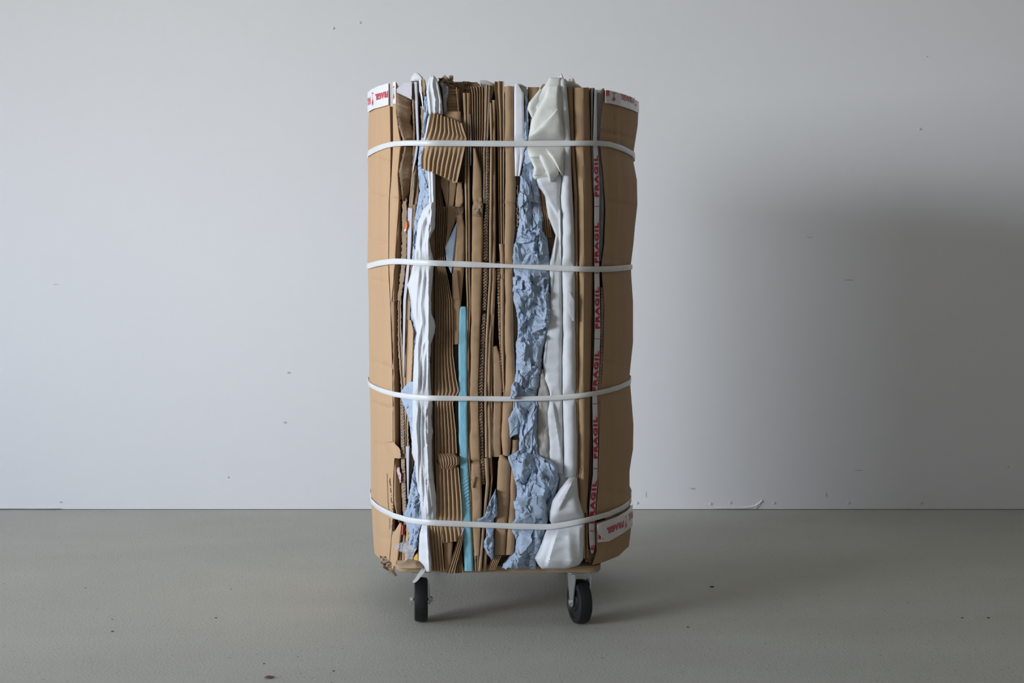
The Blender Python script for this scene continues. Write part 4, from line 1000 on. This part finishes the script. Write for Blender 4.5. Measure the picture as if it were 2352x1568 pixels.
PAP = 'blue-grey packing paper in the bale'
def paper(label, Lp, Rp, cell=28, amp=.012, **k):
    k.setdefault('front', .008); k.setdefault('bulge', .012); k.setdefault('step', 1.5); k.setdefault('nt', 56); k.setdefault('angle', 18); k.setdefault('rel', .08); k.setdefault('wob', .004)
    k.setdefault('rough', 1.0); k.setdefault('jag', (2, 2))
    sd = k.setdefault('seed', len(bpy.data.objects) * 5 + 1)
    ex = k.pop('extra', None)
    vert = k.pop('vert', 1.9)
    k['extra'] = lambda px, py, t, v: crumple(px, py, sd, cell, amp, vert) + (ex(px, py) if ex else 0)
    return slab('packing_paper', label, 'paper', Lp, Rp, M['paper'], group=PAP, **k)
paper('pale blue paper strip beside the upper foam, crossing the top strap', poly(222, 975, 300, 971, 330, 963, 380, 960, 440, 964, 455, 961, 475, 957, 510, 951, 560, 949, 606, 947), poly(222, 986, 300, 980, 330, 975, 392, 988, 440, 988, 466, 988, 480, 974, 540, 962, 606, 957), cell=20, amp=.010, front=.008, bulge=.006, nt=30, vert=3)
paper('blue-grey paper showing behind the twisted foam at mid height', poly(655, 938, 690, 942, 730, 944, 760, 950, 800, 948, 900, 944), poly(655, 960, 730, 962, 760, 968, 800, 960, 900, 958), cell=16, amp=.006, front=.014, bulge=.004, nt=16)
paper('small blue paper fan poking out at the third strap beside white foam', poly(876, 940, 890, 928, 904, 918, 912, 920, 960, 938, 1012, 946), poly(876, 950, 912, 954, 960, 952, 1012, 952), cell=13, amp=.006, front=-.002, bulge=.006, nt=16)
paper('knotted blue paper twisted through the bottom strap beside the foam', poly(1052, 955, 1075, 950, 1100, 945, 1150, 938, 1170, 934, 1185, 925, 1198, 932, 1215, 938, 1235, 940, 1262, 937), poly(1052, 957, 1100, 961, 1150, 967, 1190, 973, 1205, 968, 1230, 962, 1262, 958), cell=13, amp=.011, front=-.004, bulge=.012, nt=40, vert=2.6)
slab('bubble_wrap', 'clear bubble wrap spilling out low beside the yellow paper', 'bubble wrap', poly(1246, 922, 1252, 908, 1260, 904, 1264, 912, 1272, 936, 1285, 930, 1296, 920, 1303, 924), poly(1246, 944, 1260, 956, 1275, 950, 1285, 948, 1296, 950, 1303, 944), M['film'], front=-.008, rel=.04, step=1.3, nt=40, rough=1, press=False,
     extra=lambda px, py, t, v: -.003 * np.clip(np.sin(px * 1.25) * np.sin(py * 1.25), 0, 1) ** .6 + crumple(px, py, 3, 18, .006))
slab('plastic_film', 'crinkled clear film hanging at the top beside the foam rolls', 'plastic', poly(190, 1010, 205, 1016, 230, 1018, 260, 1019), poly(190, 1018, 200, 1030, 215, 1030, 235, 1025, 260, 1028), M['film'], front=.004, rel=.03, step=1.6, nt=16, extra=lambda px, py, t, v: crumple(px, py, 8, 12, .006, 2.5))

paper('upper crumpled blue paper column under the white board strip', poly(206, 1206, 260, 1204, 330, 1203, 380, 1201, 400, 1196, 440, 1193, 458, 1189, 480, 1192, 520, 1191, 552, 1184), poly(206, 1212, 300, 1215, 330, 1217, 370, 1224, 400, 1231, 420, 1236, 440, 1241, 480, 1247, 530, 1249, 552, 1256), cell=30, amp=.016, front=.010, bulge=.012, vert=2.8)
paper('dense crumpled blue paper mass at the second strap', poly(498, 1205, 530, 1192, 560, 1182, 590, 1178, 620, 1178, 640, 1177, 690, 1179, 720, 1187, 760, 1190, 785, 1187), poly(498, 1222, 520, 1240, 545, 1257, 590, 1262, 620, 1262, 660, 1262, 700, 1266, 730, 1264, 785, 1252), cell=24, amp=.015, front=.002, bulge=.018, vert=1.6)
paper('crumpled blue paper between second and third straps, smoother', poly(770, 1190, 790, 1183, 810, 1186, 850, 1185, 880, 1180, 892, 1176, 915, 1181, 925, 1184), poly(770, 1256, 800, 1248, 850, 1243, 880, 1239, 925, 1232), cell=26, amp=.012, front=.004, bulge=.014, vert=2.2)
paper('vertically pleated blue paper below the third strap', poly(915, 1182, 950, 1184, 1000, 1192, 1050, 1192), poly(915, 1236, 960, 1233, 1050, 1236), cell=20, amp=.014, front=.006, bulge=.012, vert=4.5)
paper('large crumpled blue paper mass at the bottom strap', poly(1040, 1176, 1060, 1172, 1090, 1180, 1120, 1187, 1150, 1182, 1190, 1184, 1205, 1174, 1215, 1175, 1240, 1185, 1268, 1182, 1284, 1163, 1296, 1153, 1306, 1153), poly(1040, 1236, 1055, 1262, 1070, 1279, 1100, 1284, 1140, 1276, 1170, 1263, 1205, 1257, 1250, 1244, 1284, 1230, 1306, 1232), cell=34, amp=.018, front=.0, bulge=.020, vert=1.7, nt=84)
paper('bright white-blue paper corner sticking out above the third strap', poly(878, 1181, 884, 1175, 905, 1173, 916, 1171), poly(878, 1190, 884, 1191, 900, 1189, 916, 1184), cell=14, amp=.006, front=-.014, bulge=.004, rel=.03, nt=12, press=False)
paper('flat grey-blue paper leaf left of the pleated paper', poly(930, 1184, 950, 1174, 962, 1167, 980, 1170, 1004, 1171), poly(930, 1192, 950, 1193, 980, 1192, 996, 1191, 1004, 1174), cell=40, amp=.004, front=-.004, bulge=.002, rel=.01, nt=12, rough=.4)
paper('pointed flat paper leaf at the top of the bottom paper mass', poly(1034, 1190, 1048, 1166, 1060, 1170, 1096, 1182), poly(1034, 1192, 1060, 1190, 1080, 1188, 1096, 1184), cell=40, amp=.004, front=-.010, bulge=.002, rel=.01, nt=12, rough=.4)
paper('smooth folded paper square across the bottom paper mass', poly(1104, 1222, 1130, 1204, 1152, 1179, 1168, 1181, 1180, 1200, 1190, 1218), poly(1104, 1250, 1135, 1248, 1150, 1253, 1165, 1254, 1190, 1246), cell=60, amp=.010, front=-.020, bulge=.004, rel=.012, nt=22, rough=.5, extra=step_fold(1180, 1152, 1254, 1136, .012, 18, 1))
paper('small blue paper wad hanging beside the square-cut box folds', poly(1126, 1137, 1150, 1126, 1165, 1119, 1176, 1117, 1186, 1113, 1192, 1098, 1199, 1098, 1206, 1112, 1230, 1122, 1238, 1113, 1256, 1111, 1272, 1120, 1284, 1128), poly(1126, 1139, 1165, 1142, 1184, 1143, 1192, 1134, 1206, 1135, 1230, 1134, 1256, 1134, 1284, 1133), cell=17, amp=.008, front=-.010, bulge=.008, nt=22, rel=.04)

# ------------------------------------------------------------------ backing blocks added in the heart of the bale so the gaps read dark
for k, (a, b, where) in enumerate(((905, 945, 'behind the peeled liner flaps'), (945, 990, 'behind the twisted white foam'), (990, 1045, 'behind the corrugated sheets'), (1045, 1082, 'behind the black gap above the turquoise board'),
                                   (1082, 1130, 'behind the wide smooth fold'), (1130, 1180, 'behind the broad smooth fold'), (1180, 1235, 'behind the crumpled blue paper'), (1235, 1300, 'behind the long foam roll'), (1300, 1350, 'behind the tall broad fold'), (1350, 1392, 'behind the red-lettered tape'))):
    slab('gap_backing', 'added dark backing ' + where + ', glimpsed in the gaps', 'cardboard', poly(212, a + 1, 1290, a + 2), poly(212, b - 1, 1290, b - 2), M['dark'], front=.10, step=40, back=.70, group='added dark backing in the heart of the bale', wob=.002, press=False)

# ------------------------------------------------------------------ straps
WHERE = ['topmost white plastic strap around the bale, over the tilted corrugated square', 'second white plastic strap from the top, sloping past the blue paper mass',
         'third white plastic strap from the top, over the turquoise board middle', 'lowest white plastic strap, over the knotted blue paper and plump foam pouch']
for k in range(4):
    s = STRAPS[k]
    X, Yp = np.array(s[0::2], float), np.array(s[1::2], float)
    px = np.concatenate([np.linspace(X[0], 905, 16)[:-1], np.linspace(905, 1400, 60)[:-1], np.linspace(1400, X[-1], 16)])
    tt = np.interp(px, X, np.arange(len(X)))
    py = np.interp(px, X, Yp)
    for _ in range(3):                                        # ease the corners of the path
        py[1:-1] = py[:-2] * .25 + py[1:-1] * .5 + py[2:] * .25
    d = d0(px, py) - .0035
    flat = np.clip(np.minimum(px - 925, 1385 - px) / 40, 0, 1)
    for _ in range(6):
        q = d.copy()
        q[1:-1] = d[:-2] * .25 + d[1:-1] * .5 + d[2:] * .25
        d = d + (q - d) * flat
    d = d - .002 - .004 * (1 - flat) + .0015 * vnoise(px / 40, k * 3.1, 4)
    hw = 6.4 + .5 * vnoise(px / 60, k * 1.7, 8)
    if k == 1:
        hw = hw - 2.0 * np.exp(-((px - 1185) / 70) ** 2)
    if k == 2:
        hw = hw - .8
    tilt = .5 * vnoise(px / 90, k * 2.3, 12)
    c = P(px, py, d)
    c[:, 0] += .0018 * np.clip((px - 1400) / 46, 0, 1) - .001 * np.clip((905 - px) / 58, 0, 1)
    hz = hw / F * (D0 + d)
    # carry on round the back so that the strap closes
    bpx = np.array([X[-1] + 3, X[-1] - 5, X[-1] - 52, 1340, 1176, 1000, X[0] + 52, X[0] + 5, X[0] - 3])
    bd = np.array([.50, .63, .745, .75, .752, .75, .745, .63, .50])
    bc = P(bpx, np.full_like(bpx, HY), bd)
    bc[:, 2] = np.interp(np.arange(9), [0, 8], [c[-1, 2], c[0, 2]])
    c = np.concatenate([c, bc]); hz = np.concatenate([hz, np.full(9, .0062)]); tilt = np.concatenate([tilt, np.zeros(9)])
    n = len(c)
    tan = np.roll(c, -1, 0) - np.roll(c, 1, 0)
    nrm = np.stack([tan[:, 1], -tan[:, 0], 0 * tan[:, 0]], -1)
    nrm /= np.linalg.norm(nrm, axis=1)[:, None]
    cen = c.mean(0)
    nrm *= np.sign(((c - cen) * nrm).sum(1))[:, None]
    rows = []
    for zz, oo in ((1, .0), (.85, .0009), (-.85, .0009), (-1, 0), (-.85, -.0004), (.85, -.0004)):
        q = c + nrm * (oo + tilt[:, None] * .0012 * zz)
        q = q + np.stack([0 * hz, 0 * hz, hz * zz], -1)
        rows.append(q)
    G = np.stack(rows, 1)
    V = np.concatenate([G, G[:1]], 0).reshape(-1, 3)[:n * 6]
    Fc = []
    for i in range(n):
        for j in range(6):
            Fc.append((i * 6 + j, ((i + 1) % n) * 6 + j, ((i + 1) % n) * 6 + (j + 1) % 6, i * 6 + (j + 1) % 6))
    o = origin_to_base(link_mesh('plastic_strap', V, Fc, M['strap'], angle=50))
    tag(o, WHERE[k], 'strap', 'plastic straps binding the bale')

# loose strap end by the wheel
pts = [(974, 1304), (970, 1312), (963, 1321), (957, 1330), (952, 1335), (949, 1337)]
V, Fc = [], []
for i, (x, y) in enumerate(pts):
    wv = 6.0 - .7 * i * .8
    for sx, dz in ((-1, 0), (1, 0), (1, .0012), (-1, .0012)):
        V.append(P(np.array(x + sx * wv * .8), np.array(y + sx * wv * .45), np.array(.018 + .012 * i / 5 + dz)))
    if i:
        a, b = 4 * i - 4, 4 * i
        Fc += [(a + j, a + (j + 1) % 4, b + (j + 1) % 4, b + j) for j in range(4)]
Fc += [(3, 2, 1, 0), tuple(4 * (len(pts) - 1) + j for j in range(4))]
tag(origin_to_base(link_mesh('strap_offcut', V, Fc, M['strap'])), 'loose grey strap end dangling over the wheel below the white foam tail', 'strap')

# ------------------------------------------------------------------ crumbs on the floor
def on_floor(px, py):
    Y = CAMH * F / (py - HY)
    return (px - CX) / F * Y, Y
CRUMBS = [(1635, 1348, 6, 1.6), (1580, 1440, 3.5, 2), (258, 1450, 4, 1.5), (496, 1419, 4, 1.4), (258, 1422, 2.5, 1.2), (766, 1541, 3, 2), (606, 1524, 3, 1.5), (531, 1353, 2.5, 1.2), (197, 1350, 2.5, 1.2), (2210, 1419, 4, 1.2), (2270, 1419, 5, 1.0), (1880, 1366, 2.2, 1.2), (2085, 1385, 2, 1.2), (684, 1508, 2, 1)]
for k, (px, py, a, b) in enumerate(CRUMBS):
    x, y = on_floor(px, py)
    rng = random.Random(k)
    r = a / F * y
    n = 7
    ring = [(r * math.cos(2 * math.pi * i / n) * rng.uniform(.6, 1.1), r * b / a * 2.0 * math.sin(2 * math.pi * i / n) * rng.uniform(.6, 1.1)) for i in range(n)]
    V = [(u, v, 0) for u, v in ring] + [(u * .7, v * .7, r * .35) for u, v in ring]
    Fc = [list(range(n))[::-1], [n + i for i in range(n)]] + [(i, (i + 1) % n, n + (i + 1) % n, n + i) for i in range(n)]
    o = link_mesh('debris_crumb', V, Fc, M['chip'], smooth=False)
    o.location = (x, y, .0003)
    tag(o, 'tiny dark crumb lying on the bare concrete floor', 'debris', 'crumbs on the concrete floor')
x, y = on_floor(618, 1557)
V = [(-.010, .0, .001), (-.003, .006, .003), (.006, .004, .002), (.012, -.002, .0035), (.002, -.006, .001), (-.006, -.004, .002)]
V += [(a, b, c + .0012) for a, b, c in V]
o = link_mesh('leaf_scrap', V, [(5, 4, 3, 2, 1, 0), (6, 7, 8, 9, 10, 11)] + [(i, (i + 1) % 6, 6 + (i + 1) % 6, 6 + i) for i in range(6)], mat('dry_leaf', (.16, .07, .04), rnd=0, bump=0), smooth=False)
o.location = (x, y, .0)
tag(o, 'reddish dry leaf scrap on the floor at the near edge of the view', 'debris')
